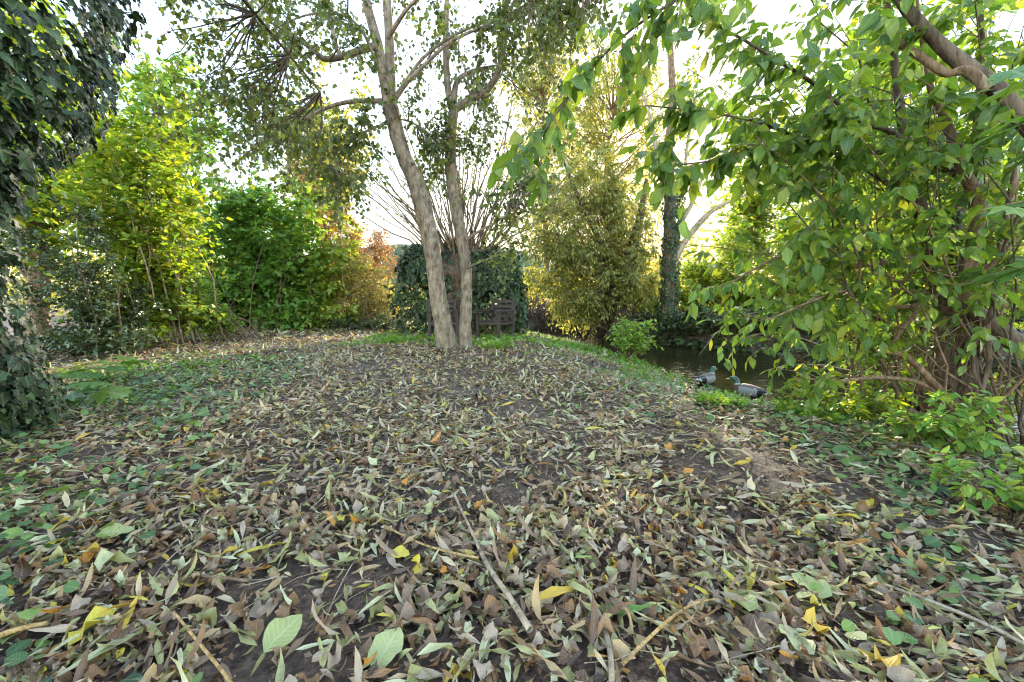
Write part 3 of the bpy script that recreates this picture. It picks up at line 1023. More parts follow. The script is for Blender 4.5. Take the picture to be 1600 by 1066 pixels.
shrub('broad_green_shrub', 'broad domed green shrub closing the far side of the lawn', 'shrub', onz(-7.2, 12.4),
      [E(380, 390, 12.0, 2.3, 1.2, 1.5, 3), E(450, 340, 12.3, 2.0, 1.2, 1.3, 2.4), E(320, 430, 11.8, 1.3, 1.0, 1.1, 1.6), E(500, 410, 12.2, 1.5, 1.0, 1.2, 2.2), E(410, 295, 12.6, 1.4, 1.0, 0.7, 1), E(420, 465, 11.8, 2.4, 0.8, 0.6, 1.2), E(545, 440, 12.0, 0.8, 0.7, 0.8, 0.8), E(360, 490, 11.4, 1.8, 0.5, 0.35, 1.3), E(480, 492, 11.3, 1.6, 0.5, 0.3, 1.2), E(280, 470, 11.0, 1.0, 0.6, 0.6, 1)],
      160, 24, 0.6, 8, 0.17, T_OV, M['lf_hazel'], M['bark_brown'], 0.015, 1.2, 0.45, shell=0.6, t0=0.45, down=0.45, hue=hz_hue)
shrub('olive_hedge_shrub', 'yellowing fine-leaved shrub left of the ivy-covered stump', 'shrub', onz(-4.5, 12.2),
      [E(580, 440, 12.0, 0.9, 0.7, 1.1, 2), E(530, 420, 12.3, 0.9, 0.7, 1.3, 1.5), E(600, 480, 11.7, 0.6, 0.6, 0.6, 1)],
      60, 26, 0.34, 7, 0.085, T_LAN, M['lf_yellow'], M['bark_pale'], 0.01, 0.6, 0.5, shell=0.2, t0=0.1, each=False)
shrub('red_leaved_shrub', 'red and orange autumn shrub rising behind the green dome', 'shrub', onz(-5.4, 13.9),
      [E(575, 365, 13.6, 0.9, 0.5, 0.45, 1.8), E(525, 315, 13.8, 0.8, 0.5, 0.5, 1.6), E(470, 270, 14.0, 0.7, 0.5, 0.4, 0.9), E(612, 390, 13.4, 0.6, 0.5, 0.35, 1.2), E(700, 395, 13.6, 0.6, 0.5, 0.4, 0.6)],
      60, 22, 0.4, 6, 0.10, T_LAN, M['lf_red'], M['twig_red'], 0.015, 0.8, 0.5, shell=0.1, t0=0.4, each=False)
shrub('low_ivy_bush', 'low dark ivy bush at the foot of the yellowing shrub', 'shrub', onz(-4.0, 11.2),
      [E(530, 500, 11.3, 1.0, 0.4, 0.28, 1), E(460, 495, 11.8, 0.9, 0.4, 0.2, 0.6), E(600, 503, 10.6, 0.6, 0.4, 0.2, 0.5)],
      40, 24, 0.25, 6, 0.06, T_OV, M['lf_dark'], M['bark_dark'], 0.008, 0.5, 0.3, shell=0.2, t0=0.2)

# ------------------------------------------------------------------ ivy-covered pollard behind the bench
pb = onz(-1.35, 10.2, -0.05)
pol = thing('pollarded_stump', 'ivy-smothered pollard stump with long bare shoots behind the bench', 'tree', pb)
tube_obj('trunk', [[-1.35, 10.3, -0.1, 0.75], [-1.35, 10.3, 0.8, 0.65], [-1.35, 10.3, 1.5, 0.7], [-1.35, 10.3, 1.9, 0.45]], M['bark_dark'], pol, m=30, sides=20, rough=0.12)


POL = np.array([(-2.35, 10.2, 0.75, 0.5, 0.5, 0.95), (-1.95, 10.1, 1.1, 0.6, 0.55, 0.95), (-2.2, 10.15, 1.55, 0.42, 0.42, 0.5), (-1.5, 10.2, 1.25, 0.6, 0.5, 0.75), (-1.2, 10.25, 0.8, 0.6, 0.5, 0.9),
                (-0.45, 10.15, 0.8, 0.55, 0.5, 0.95), (-0.65, 10.2, 1.35, 0.42, 0.45, 0.6), (-0.2, 10.1, 1.3, 0.36, 0.42, 0.55), (-0.05, 10.1, 0.55, 0.38, 0.42, 0.7)])


def pol_shell(n):
    k = rng.integers(len(POL), size=n)
    d = nrm(rng.normal(size=(n, 3)))
    P = POL[k, :3] + d * POL[k, 3:] * (1 + 0.22 * vnoise(d[:, 0] * 4 + k, d[:, 2] * 4, 41))[:, None]
    deep = np.zeros(n, bool)
    for c in POL:
        deep |= (((P - c[:3]) / c[3:]) ** 2).sum(1) < 0.72
    P, d = P[~deep & (P[:, 2] > 0)], d[~deep & (P[:, 2] > 0)]
    return P, d


put_foliage(pol, IVY_LO, M['lf_ivy'], ivy_shell(15000, pol_shell, 0.105, 0.7, 0.14), 0)
pp, pd = pol_shell(260)
pp, pd = pp[:70], pd[:70]
sp_ = stems_to(pp, pp + pd * rng.uniform(0.15, 0.45, (len(pp), 1)) + np.c_[np.zeros((len(pp), 2)), rng.uniform(-0.1, 0.3, len(pp))], 0.2, 0.5, 0.06)
put_stems(pol, sp_, 0.006, 0.002, M['bark_brown'], 'ivy_shoot', 4, True)
put_foliage(pol, IVY_LO, M['lf_ivy'], leaves_on(sp_, 9, 0.085, down=0.3, jit=0.7, t0=0.2), 0, name='shoot_ivy')
ns = 84
ang = np.clip(rng.normal(0, 0.5, ns), -1.05, 1.05)
sb = np.c_[-1.2 + np.sin(ang) * 0.7 + rng.normal(size=ns) * 0.15, 10.3 + rng.normal(size=ns) * 0.3, 1.75 + rng.uniform(0, 0.25, ns)]
ln = rng.uniform(2.0, 5.0, ns)
stp = np.c_[sb[:, 0] + np.sin(ang) * ln, sb[:, 1] + rng.normal(size=ns) * 0.5, sb[:, 2] + np.cos(ang) * ln]
sh = stems_to(sb, stp, 0.15, 0.45, 0.05)
put_stems(pol, sh, rng.uniform(0.012, 0.03, ns), 0.003, M['bark_brown'], 'shoot', 5, True)
tw = twigs_on(sh, 7, 0.35, 0.4, 1.2, 0.5, 0.3, 0.0)
put_twigs(pol, tw, 0.0025, M['bark_pale'])
put_foliage(pol, T_LAN, M['lf_olive'], leaves_on(tw, 5, 0.075, down=0.4, jit=0.6), 0, name='shoot_foliage')

# ------------------------------------------------------------------ far bank: fine-leaved weeping shrub, ivy-clad tree, bushes
shrub('weeping_fine_leaved_tree', 'rounded fine-leaved tree arching over the stream bank', 'tree', onz(3.4, 12.9),
      [E(900, 330, 12.2, 1.8, 1.3, 1.5, 3), E(930, 410, 11.9, 2.0, 1.3, 1.0, 2.2), E(850, 410, 11.7, 1.1, 1.0, 1.2, 2.6), E(910, 265, 12.6, 1.3, 1.0, 0.8, 1.2), E(985, 350, 12.3, 1.0, 1.0, 1.3, 1.2), E(1000, 440, 12.0, 0.8, 0.8, 0.8, 0.9), E(840, 340, 12.0, 0.9, 0.9, 1.0, 1.6), E(880, 465, 11.6, 1.4, 0.7, 0.4, 1.2)],
      170, 20, 0.6, 8, 0.12, T_LAN, M['lf_olive'], M['bark_dark'], 0.025, 0.18, 0.9, 0.35, shell=0.45, t0=0.5, droop=0.5, up=0.0, down=0.5, each=False, stem_name='stems', wob=0.06)
wt = onz(3.35, 12.6)
o_ = thing('dark_bank_trunk', 'dark ivy-hung trunk at the water below the fine-leaved tree', 'tree', wt)
tube_obj('trunk', trace([(972, 522, 44), (972, 500, 36), (973, 470, 32), (978, 440, 28), (985, 400, 20), (1000, 340, 12), (1010, 280, 5)], 12.5), M['bark_dark'], o_, m=30, sides=12, rough=0.14)
tube_obj('limb', trace([(970, 470, 16), (950, 420, 12), (930, 360, 9), (900, 300, 6), (880, 250, 3)], 12.5), M['bark_dark'], o_, m=20, sides=8)
tube_obj('limb', trace([(960, 430, 9), (915, 390, 8), (880, 370, 6), (840, 360, 3)], 12.5), M['bark_dark'], o_, m=20, sides=8)

it = onz(4.4, 11.6)
ict = thing('ivy_clad_tree', 'slim ivy-clad tree with forked bare limbs on the far bank', 'tree', it)
tube_obj('trunk', trace([(1045, 520, 26), (1044, 480, 22), (1045, 420, 20), (1046, 360, 17), (1046, 300, 15), (1044, 240, 13), (1050, 170, 11), (1048, 80, 8), (1040, -30, 4)], 11.6, 11.9), M['bark_brown'], ict, m=50, sides=12, rough=0.1)
IL = [([(1054, 408, 10), (1070, 378, 9), (1092, 350, 9), (1112, 330, 7), (1140, 315, 4), (1180, 300, 2)], 11.5, 11.2),
      ([(1048, 380, 8), (1066, 345, 7), (1085, 310, 6), (1100, 270, 4), (1120, 220, 2)], 11.6, 11.9),
      ([(1046, 310, 8), (1030, 260, 6), (1020, 200, 5), (1000, 130, 3)], 11.6, 12.4),
      ([(1048, 330, 6), (1068, 280, 5), (1075, 220, 4), (1090, 140, 3)], 11.6, 12.0)]
il = []
for pts, y0, y1 in IL:
    q = trace(pts, y0, y1)
    tube_obj('limb', q, M['bark_pale'], ict, m=18, sides=8, rough=0.05)
    il.append(resample(q[:, :3], 9))


def ict_shell(n):
    z = rng.uniform(0.1, 3.9, n)
    th = rng.uniform(-np.pi, np.pi, n)
    r = 0.22 + 0.07 * vnoise(th * 2, z * 3, 51)
    Nn = np.stack([np.cos(th), np.sin(th), 0 * z], 1)
    xz = np.interp(z, [0, 4], [4.42, 4.46])
    return np.stack([xz + r * Nn[:, 0], 11.62 + r * Nn[:, 1], z], 1), Nn


put_foliage(ict, IVY_LO, M['lf_ivy'], ivy_shell(2600, ict_shell, 0.075, 0.6, 0.06), 0, name='ivy_foliage')
tw = twigs_on(np.array(il), 22, 0.3, 0.7, 0.6, 0.9, 0.2, 0.2)
put_twigs(ict, tw, 0.003, M['bark_pale'])
put_foliage(ict, T_OV, M['lf_lime'], leaves_on(tw, 7, 0.08, jit=0.6), 0)

FAR_BUSHES = [
    ('yellow-green bush glowing behind the ivy-clad tree on the far bank', 1070, 430, 13.6, 1.4, 1.1, 34, 'lf_lime', 0.075),
    ('lime-green bush right of the ivy-clad tree on the far bank', 1150, 400, 13.2, 1.7, 1.6, 44, 'lf_lime', 0.08),
    ('golden bush between the fine-leaved tree and the ivy-clad trunk', 1010, 440, 14.4, 1.0, 1.0, 30, 'lf_yellow', 0.06),
    ('green bush on the far bank beyond the overhanging branches', 1260, 400, 11.4, 1.6, 1.6, 44, 'lf_lime', 0.085),
    ('leafy bush on the far bank behind the brown stems', 1400, 380, 10.6, 1.8, 1.7, 44, 'lf_lime', 0.085),
    ('pale leafy bush on the far bank at the right edge', 1560, 380, 9.6, 1.8, 1.8, 44, 'lf_lime', 0.085),
    ('tall green bush high beyond the far bank at right', 1330, 230, 14.5, 2.6, 2.4, 44, 'lf_hazel', 0.11),
    ('tall yellowing bush beyond the far bank at far right', 1530, 220, 13.0, 2.6, 2.4, 44, 'lf_lime', 0.11),
    ('tall green bush beyond the far bank right of the sun', 1180, 240, 17.0, 2.0, 1.9, 36, 'lf_lime', 0.11),
]
for lab, px, py, Y, rx, rz, n, mat, sz in FAR_BUSHES:
    c = at(px, py, Y)
    b = onz(c[0], Y)
    shrub('bank_bush', lab, 'bush', b, [(c[0], Y, c[2], rx, rx * 0.7, rz, 2), (c[0] - 0.4 * rx, Y - 0.2, max(c[2] - 0.6 * rz, 0.7), rx * 0.8, rx * 0.6, rz * 0.6, 1), (c[0] + 0.4 * rx, Y, max(c[2] - 0.7 * rz, 0.6), rx * 0.8, rx * 0.6, rz * 0.6, 1)],
          n, 21, 0.65, 7, sz * 1.75, T_OV, M[mat], M['bark_brown'], 0.018, 0.35, 0.5, shell=0.3, t0=0.3, group='bushes beyond the stream')
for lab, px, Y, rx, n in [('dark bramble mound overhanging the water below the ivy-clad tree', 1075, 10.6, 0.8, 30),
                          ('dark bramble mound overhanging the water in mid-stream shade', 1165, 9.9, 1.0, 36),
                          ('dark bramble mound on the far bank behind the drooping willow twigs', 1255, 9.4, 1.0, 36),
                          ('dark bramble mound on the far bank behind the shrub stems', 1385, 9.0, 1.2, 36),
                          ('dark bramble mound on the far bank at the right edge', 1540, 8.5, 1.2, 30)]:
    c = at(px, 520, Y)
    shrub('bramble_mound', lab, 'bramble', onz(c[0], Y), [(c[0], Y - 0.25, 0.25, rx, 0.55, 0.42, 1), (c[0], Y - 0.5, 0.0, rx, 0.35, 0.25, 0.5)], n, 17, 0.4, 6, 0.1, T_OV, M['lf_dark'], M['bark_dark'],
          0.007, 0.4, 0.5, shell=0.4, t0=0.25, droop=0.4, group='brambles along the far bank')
# dead reeds below the weeping tree
rd = Acc()
n = 520
bx = rng.uniform(0.2, 3.6, n)
by = np.array([18.6 - 1.75 * x for x in bx]) + rng.uniform(-0.4, 1.0, n)
b0 = np.stack([bx, by, np.maximum(height(bx, by), WZ - 0.05)], 1)
b1 = b0 + np.c_[rng.normal(size=n) * 0.22, rng.normal(size=n) * 0.2, rng.uniform(0.5, 1.15, n)]
V, F_, A = tubes(stems_to(b0, b1, 0.2, 0.3, 0.05, 4), np.full((n, 4), 0.011), 3)
rd.add(V, F_, A)
link('dead_reeds', rd.mesh('dead_reeds', M['reed']), kind='stuff')
# ivy and nettles clothing the far bank
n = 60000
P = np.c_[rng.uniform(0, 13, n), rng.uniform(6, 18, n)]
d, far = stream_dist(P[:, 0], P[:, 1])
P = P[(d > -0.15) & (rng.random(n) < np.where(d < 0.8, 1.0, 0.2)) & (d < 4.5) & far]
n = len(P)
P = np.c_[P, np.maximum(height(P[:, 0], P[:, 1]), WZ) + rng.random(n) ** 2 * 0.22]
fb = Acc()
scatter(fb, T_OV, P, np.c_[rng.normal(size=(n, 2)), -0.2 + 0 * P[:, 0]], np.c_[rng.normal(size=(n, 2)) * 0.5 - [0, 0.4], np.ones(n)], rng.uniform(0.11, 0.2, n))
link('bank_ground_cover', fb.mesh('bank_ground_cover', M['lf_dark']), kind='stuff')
# the hedgerow that closes the meadow beyond
n = 15000
t = rng.random(n)
hx = -26 + 56 * t
hy = 23 + 5 * np.abs(t - 0.5) * -1 + rng.normal(size=n) * 1.1 - 4 * smooth((hx - 8) / 10)
top = 1.9 + 0.8 * vnoise(hx * 0.5, hx * 0, 95) + 1.9 * smooth((hx - 3.5) / 4) + 1.4 * smooth((-hx - 9) / 4) + 0.5 * vnoise(hx * 1.7, hx * 0, 96)
hz = top * rng.random(n) ** 0.8
hd = Acc()
scatter(hd, T_OV, np.c_[hx, hy, hz], nrm(rng.normal(size=(n, 3)) + [0, 0, -0.3]), rng.normal(size=(n, 3)) + [0, 0, 0.6], rng.uniform(0.2, 0.36, n))
link('far_hedgerow', hd.mesh('far_hedgerow', M['lf_olive']), kind='stuff')
# tall trees behind
def tall_tree(name, label, x, Y, h, rx, n, mat, T, sz, per=20, zc=None, group=None, bark='bark_brown', droop=0.3):
    b = onz(x, Y)
    root = thing(name, label, 'tree', b, group)
    tube_obj('trunk', [[x, Y, b[2] - 0.1, 0.2], [x + 0.25, Y, h * 0.25, 0.15], [x - 0.2, Y, h * 0.5, 0.09], [x + 0.1, Y, h * 0.75, 0.03]], M[bark], root, m=24, sides=10, rough=0.08)
    zc = h * 0.62 if zc is None else zc
    tg = in_ellipsoids([(x, Y, zc, rx, rx * 0.8, h * 0.4, 1)], n, 0.2)
    bs = np.c_[np.full(n, x), np.full(n, Y), np.clip(tg[:, 2] - rng.uniform(0.8, 3.2, n), h * 0.15, h * 0.72)]
    st = stems_to(bs, tg, 0.3, 0.5, 0.07)
    put_stems(root, st, 0.03, 0.004, M[bark], 'branch', 5, n <= 45)
    tw = twigs_on(st, per, 0.25, 0.75, 0.6, 0.9, 0.0, droop, 2)
    put_twigs(root, tw, 0.004, M[bark])
    put_foliage(root, T, M[mat], leaves_on(tw, 8, sz * 1.2, down=0.4, jit=0.6), 0)
    return root


tall_tree('tall_willow', 'tall airy yellow-olive willow standing behind the fine-leaved tree', 4.4, 19.0, 12.5, 4.2, 95, 'lf_olive', T_LAN, 0.155, zc=8.4, droop=0.7, per=17)
tall_tree('tall_willow', 'thin pale willow rising to the left of the sun', 1.6, 22.0, 14.5, 3.4, 70, 'lf_olive', T_LAN, 0.16, zc=10.5, droop=0.7, per=15)
tall_tree('background_tree', 'loose green tree behind the left shrubs and ivy trunk', -11.5, 14.0, 9.5, 3.0, 44, 'lf_hazel', T_OV, 0.17)
tall_tree('background_tree', 'pale green tree rising behind the broad green shrub', -8.5, 19.0, 10.5, 2.6, 40, 'lf_olive', T_OV, 0.2, zc=8.0)
tall_tree('background_tree', 'yellow-green tree at the far left beyond the evergreen', -10.5, 9.0, 8.0, 2.4, 44, 'lf_lime', T_OV, 0.17)
tall_tree('background_tree', 'tall green tree far right beyond the stream', 12.5, 15.5, 10.5, 3.6, 44, 'lf_hazel', T_OV, 0.2)
# ------------------------------------------------------------------ big-leaved shrub on the right bank
RB = onz(3.35, 3.05, -0.04)
rs = thing('large_leaved_shrub', 'big many-stemmed shrub arching over the right bank with broad drooping leaves', 'shrub', RB)
BD, BB = M['bark_dark'], M['bark_brown']
RT = [
    ([(1485, 668, 30), (1478, 600, 24), (1474, 520, 22), (1462, 430, 20), (1440, 340, 18), (1424, 270, 15), (1408, 180, 12), (1395, 80, 9), (1380, -40, 6)], 3.0, 2.7, BD),
    ([(1512, 672, 26), (1506, 600, 22), (1500, 500, 20), (1492, 410, 18), (1500, 320, 15), (1522, 230, 12), (1535, 120, 9), (1530, -20, 6)], 3.05, 3.0, BD),
    ([(1890, 775, 40), (1862, 560, 36), (1770, 370, 32), (1680, 265, 29), (1605, 195, 25), (1560, 140, 22), (1510, 105, 19), (1470, 70, 17), (1430, 30, 14), (1395, -20, 12), (1350, -120, 8)], 1.9, 2.2, BD),
    ([(1545, 140, 14), (1510, 110, 13), (1480, 115, 11), (1440, 90, 10), (1400, 60, 9), (1385, 0, 8), (1390, -60, 5)], 2.0, 2.3, BB),
    ([(1790, 690, 34), (1660, 590, 30), (1610, 550, 27), (1560, 515, 25), (1515, 482, 22), (1490, 468, 18), (1478, 452, 8)], 2.6, 2.9, BD),
    ([(1480, 560, 14), (1530, 470, 11), (1560, 400, 9), (1580, 300, 8), (1600, 200, 6)], 3.0, 2.7, BB),
    ([(1500, 640, 11), (1420, 560, 9), (1390, 545, 8), (1450, 470, 7), (1530, 430, 7), (1600, 360, 5)], 2.9, 2.6, BB),
    ([(1530, 290, 16), (1490, 270, 12), (1430, 240, 10), (1390, 205, 8), (1345, 190, 6), (1270, 130, 5), (1200, 85, 4), (1130, 45, 3), (1080, 25, 2)], 2.9, 1.9, BD),
    ([(1500, 470, 20), (1520, 390, 19), (1528, 320, 18), (1508, 270, 15), (1488, 220, 13), (1470, 170, 10), (1455, 140, 8), (1440, 60, 5), (1430, -40, 2.5)], 2.6, 2.4, BB),
    ([(1470, 250, 10), (1400, 240, 8), (1330, 235, 6), (1250, 215, 5), (1180, 190, 4), (1100, 175, 3), (1010, 165, 2)], 2.8, 2.0, BD),
    ([(1440, 330, 9), (1370, 275, 7), (1290, 235, 5), (1200, 228, 4), (1120, 250, 3), (1040, 260, 2)], 2.8, 2.2, BD),
    ([(1380, -60, 8), (1230, -50, 6), (1100, -20, 5), (1010, 30, 4), (960, 70, 3.5), (900, 135, 3), (850, 205, 2.4), (795, 262, 1.6)], 2.4, 1.9, BD),
    ([(1440, 400, 8), (1380, 410, 7), (1310, 415, 6), (1240, 395, 5), (1180, 420, 3), (1130, 450, 2)], 2.8, 2.4, BB),
    ([(1460, 470, 8), (1400, 480, 6), (1330, 455, 5), (1270, 470, 4), (1200, 500, 2)], 2.9, 2.4, BB),
    ([(1420, 640, 9), (1460, 660, 9), (1540, 690, 8), (1620, 720, 7)], 2.5, 2.3, BB),
    ([(1360, 690, 5), (1440, 700, 6), (1530, 730, 6), (1640, 770, 6)], 2.3, 2.1, BB),
    ([(1490, 640, 8), (1440, 600, 7), (1380, 590, 6), (1310, 595, 4), (1240, 590, 2.5)], 2.9, 2.7, BB),
]
rl = []
for pts, y0, y1, mt in RT:
    q = trace(pts, y0, y1)
    big = pts[0][2] > 13
    tube_obj('stem', q, mt, rs, m=36 if big else 24, sides=12 if big else 7, rough=0.12 if big else 0.06, knots=5 if big else 0)
    rl.append(resample(q[:, :3], 12))
rl = np.array(rl)
# fan of thin stems from the stool
n = 46
tg = np.array([at(rng.uniform(1080, 1640), rng.uniform(-120, 460), rng.uniform(2.0, 3.6)) for _ in range(n)])
bs = RB[None] + np.c_[rng.normal(size=(n, 2)) * 0.22, np.zeros(n)]
bs[:, 2] = height(bs[:, 0], bs[:, 1]) - 0.02
st = stems_to(bs, tg, 0.35, 0.35, 0.07, 12)
rad = rng.uniform(0.006, 0.016, n)
put_stems(rs, st[::2], rad[::2], 0.002, BB, 'stem', 6, True)
put_stems(rs, st[1::2], rad[1::2], 0.002, BD, 'stem', 6, True)
# bare criss-crossing twigs low in the middle of the shrub
n2 = 110
b2 = st[rng.integers(n, size=n2), rng.integers(2, 7, size=n2)]
t2 = b2 + np.c_[rng.normal(size=n2) * 0.6 - 0.2, rng.normal(size=n2) * 0.3 - 0.1, rng.normal(size=n2) * 0.3 + 0.1]
put_stems(rs, stems_to(b2, t2, 0.2, 0.5, 0.08, 8), 0.0045, 0.0012, BB, 'twig', 5, True)
main = np.concatenate([rl[[7, 9, 10, 11, 12, 13]], rl[[7, 9, 10, 11]]])
up = np.concatenate([rl[[0, 1, 2, 3]], st])
tw1 = twigs_on(main, 21, 0.25, 0.36, 0.9, 0.7, 0.0, 0.25, 5)
tw2 = twigs_on(up, 15, 0.5, 0.42, 0.6, 0.9, 0.0, 0.3, 5)
tw3 = twigs_on(rl[[16, 14, 15]], 10, 0.3, 0.3, 0.5, 0.9, 0.2, 0.2, 5)
keep = np.concatenate([tw1, tw2, tw3])
# nothing within arm's length of the lens
px, py, dep = project(keep[:, -1])
keep = keep[(dep > 1.15) & (keep[:, -1, 2] > -0.1)]
put_twigs(rs, keep, 0.0022, BB, sides=4)
L = leaves_on(keep, 9, 0.080, side=0.8, fwd=0.6, down=0.85, jit=0.5, svar=0.45)
px, py, dep = project(L[0])
ok = (dep > 1.0) & ~((px < 1060) & (py > 300)) & ~((px > 1330) & (py > 560) & (rng.random(len(px)) < 0.6))
L = tuple(a[ok] for a in L)
put_foliage(rs, T_BROAD_LO, M['lf_near'], L, 300, T_BROAD, rnd=np.clip(rng.beta(1.6, 1.8, len(L[0])), 0, 0.999))

# second shrub behind it, closing the gaps toward the water
shrub('streamside_shrub', 'loose green shrub of thin stems behind the big-leaved shrub', 'shrub', onz(4.9, 5.0) * [1, 1, 0] + [0, 0, -0.35],
      [E(1330, 330, 4.6, 0.9, 0.6, 0.8, 1.2), E(1480, 300, 4.4, 1.0, 0.6, 1.0, 1.2), E(1300, 430, 4.8, 0.7, 0.5, 0.45, 0.9), E(1560, 480, 4.0, 0.6, 0.5, 0.6, 0.7), E(1400, 480, 4.6, 0.8, 0.5, 0.4, 0.8), E(1250, 180, 4.8, 0.9, 0.7, 0.8, 1.0), E(1150, 130, 5.0, 0.8, 0.7, 0.6, 0.6), E(1500, 100, 4.6, 1.2, 0.6, 0.8, 1), E(1340, 560, 4.6, 0.6, 0.35, 0.3, 0.9), E(1480, 590, 4.2, 0.6, 0.35, 0.35, 0.9), E(1590, 600, 3.9, 0.5, 0.35, 0.35, 0.9), E(1610, 670, 3.5, 0.4, 0.3, 0.3, 0.7), E(1400, 40, 4.4, 0.9, 0.6, 0.6, 1), E(1240, 40, 4.6, 0.8, 0.6, 0.6, 0.9), E(1080, 60, 5.0, 0.8, 0.6, 0.6, 0.7), E(1570, 40, 4.4, 0.9, 0.6, 0.6, 1)],
      60, 17, 0.42, 7, 0.082, T_BROAD_LO, M['lf_lime'], BB, 0.014, 0.25, 0.4, shell=0.2, t0=0.3, down=0.5)
# sycamore sprays entering at the right edge
sy = thing('sycamore_branch', 'bright lobed sycamore leaves on a branch reaching in at the right edge', 'branch', at(1720, 330, 1.75))
SB = [([(1760, 330), (1690, 250), (1620, 200), (1560, 190)], 1.9, 1.55), ([(1760, 340), (1700, 320), (1640, 310), (1570, 320)], 1.85, 1.5), ([(1750, 350), (1690, 380), (1640, 400), (1590, 420)], 1.8, 1.6), ([(1760, 330), (1680, 160), (1620, 120), (1580, 110)], 1.9, 1.7)]
sp = []
for pts, y0, y1 in SB:
    q = trace(pts, y0, y1)
    tube_obj('twig', q, BB, sy, 0.006, 0.002, m=14, sides=6)
    sp.append(resample(q, 5))
Ls = leaves_on(np.array(sp), 4, 0.15, side=0.8, fwd=0.6, down=0.35, jit=0.3, t0=0.5)
single_leaves('leaf', sy, SYC, M['lf_lobed'], *Ls, nclass=3)
# willow twigs drooping over the water
wl = thing('drooping_willow_spray', 'arching pale willow twigs with narrow leaves hanging over the water', 'branch', onz(4.6, 4.9))
WP = [([(1330, 560), (1280, 520), (1220, 500), (1160, 495), (1120, 520), (1100, 545)], 4.4, 4.0), ([(1330, 565), (1270, 535), (1210, 520), (1150, 535), (1145, 575)], 4.4, 3.9),
      ([(1330, 555), (1260, 500), (1190, 488), (1130, 500), (1105, 500)], 4.5, 4.2), ([(1335, 580), (1280, 570), (1225, 572), (1195, 580)], 4.3, 4.0)]
wp = []
for pts, y0, y1 in WP:
    q = trace(pts, y0, y1)
    tube_obj('twig', q, M['bark_pale'], wl, 0.008, 0.0025, m=20, sides=6)
    wp.append(resample(q, 9))
Lw = leaves_on(np.array(wp), 13, 0.10, side=0.6, fwd=0.7, down=0.7, jit=0.5, t0=0.4)
single_leaves('leaf', wl, blade('lance', 0.13, 7, 6, 0.3, 0.8, 0.3), M['lf_lime'], *Lw, nclass=4)

# ------------------------------------------------------------------ wooden companion seat
CS = thing('companion_seat', 'dark stained wooden double garden seat with middle table behind the twin trunks', 'bench', onz(-0.92, 9.1))
WOOD = M['wood']


def board(name, size, loc, rot=(0, 0, 0), frame=None, bev=0.006):
    import bmesh
    bm = bmesh.new()
    bmesh.ops.create_cube(bm, size=1.0)
    bmesh.ops.scale(bm, vec=size, verts=bm.verts)
    bmesh.ops.bevel(bm, geom=bm.edges[:] , offset=bev, segments=1, affect='EDGES')
    me = bpy.data.meshes.new(name)
    bm.to_mesh(me)
    bm.free()
    me.materials.append(WOOD)
    o = link(name, me, CS)
    from mathutils import Euler
    m = Matrix.Translation(loc) @ Euler(rot).to_matrix().to_4x4()
    o.matrix_local = frame @ m if frame is not None else m
    return o


def chair(x, y, rz):
    f = Matrix.Translation((x, y, 0)) @ Matrix.Rotation(rz, 4, 'Z')
    w = 0.64                                    # the chair faces -Y in its own frame
    for sx in (-1, 1):
        board('leg', (0.065, 0.065, 0.64), (sx * (w / 2 - 0.03), -0.27, 0.32), frame=f)
        board('leg', (0.065, 0.065, 0.95), (sx * (w / 2 - 0.03), 0.25, 0.475), (-0.06, 0, 0), f)
        board('armrest', (0.085, 0.62, 0.035), (sx * (w / 2 - 0.03), -0.05, 0.66), frame=f)
        board('side_rail', (0.035, 0.46, 0.07), (sx * (w / 2 - 0.03), -0.01, 0.36), frame=f)
        board('arm_brace', (0.03, 0.32, 0.045), (sx * (w / 2 - 0.03), 0.12, 0.53), (-0.75, 0, 0), f)
    board('front_rail', (w - 0.1, 0.035, 0.08), (0, -0.28, 0.36), frame=f)
    board('rear_rail', (w - 0.1, 0.035, 0.08), (0, 0.24, 0.36), frame=f)
    for k in range(5):
        board('seat_slat', (w - 0.14, 0.085, 0.024), (0, -0.24 + k * 0.105, 0.415), frame=f)
    for k in range(4):
        board('back_slat', (w - 0.10, 0.024, 0.088), (0, 0.262 + k * 0.007, 0.52 + k * 0.122), (-0.06, 0, 0), f)


CS.scale = (1, 1, 0.9)
chair(-0.62, 0.0, math.radians(12))
chair(0.56, 0.0, math.radians(-36))
for k in range(4):
    board('table_slat', (0.56, 0.085, 0.024), (0.0, -0.16 + k * 0.1, 0.62))
for sx in (-1, 1):
    board('table_rail', (0.035, 0.36, 0.05), (sx * 0.22, 0.0, 0.58))

# ------------------------------------------------------------------ two mallard drakes at the water's edge
DM = [plain_mat('drake_green_head', (0.006, 0.06, 0.035), 0.3, 0.6, 300, 0.4, 0.1), plain_mat('white_collar', (0.35, 0.35, 0.33), 0.7, 0.2, 200, 0.2, 0.1),
      plain_mat('chestnut_breast', (0.10, 0.05, 0.035), 0.7, 0.2, 200, 0.4, 0.2), plain_mat('pale_grey_flank', (0.25, 0.235, 0.22), 0.8, 0.15, 180, 0.6, 0.4),
      plain_mat('black_rump', (0.012, 0.012, 0.014), 0.55, 0.3, 200, 0.3, 0.1), plain_mat('white_tail', (0.4, 0.39, 0.36), 0.7, 0.2, 200, 0.2, 0.1),
      plain_mat('grey_brown_back', (0.13, 0.105, 0.09), 0.8, 0.15, 160, 0.6, 0.4), plain_mat('yellow_bill', (0.42, 0.36, 0.10), 0.4, 0.4, 80, 0.2, 0.05),
      plain_mat('orange_foot', (0.5, 0.16, 0.02), 0.5, 0.4, 80, 0.2, 0.1), plain_mat('dark_wing_tip', (0.05, 0.04, 0.038), 0.6, 0.3, 200, 0.4, 0.2),
      plain_mat('dark_eye', (0.005, 0.005, 0.005), 0.1, 0.6, 50, 0.0, 0.0)]


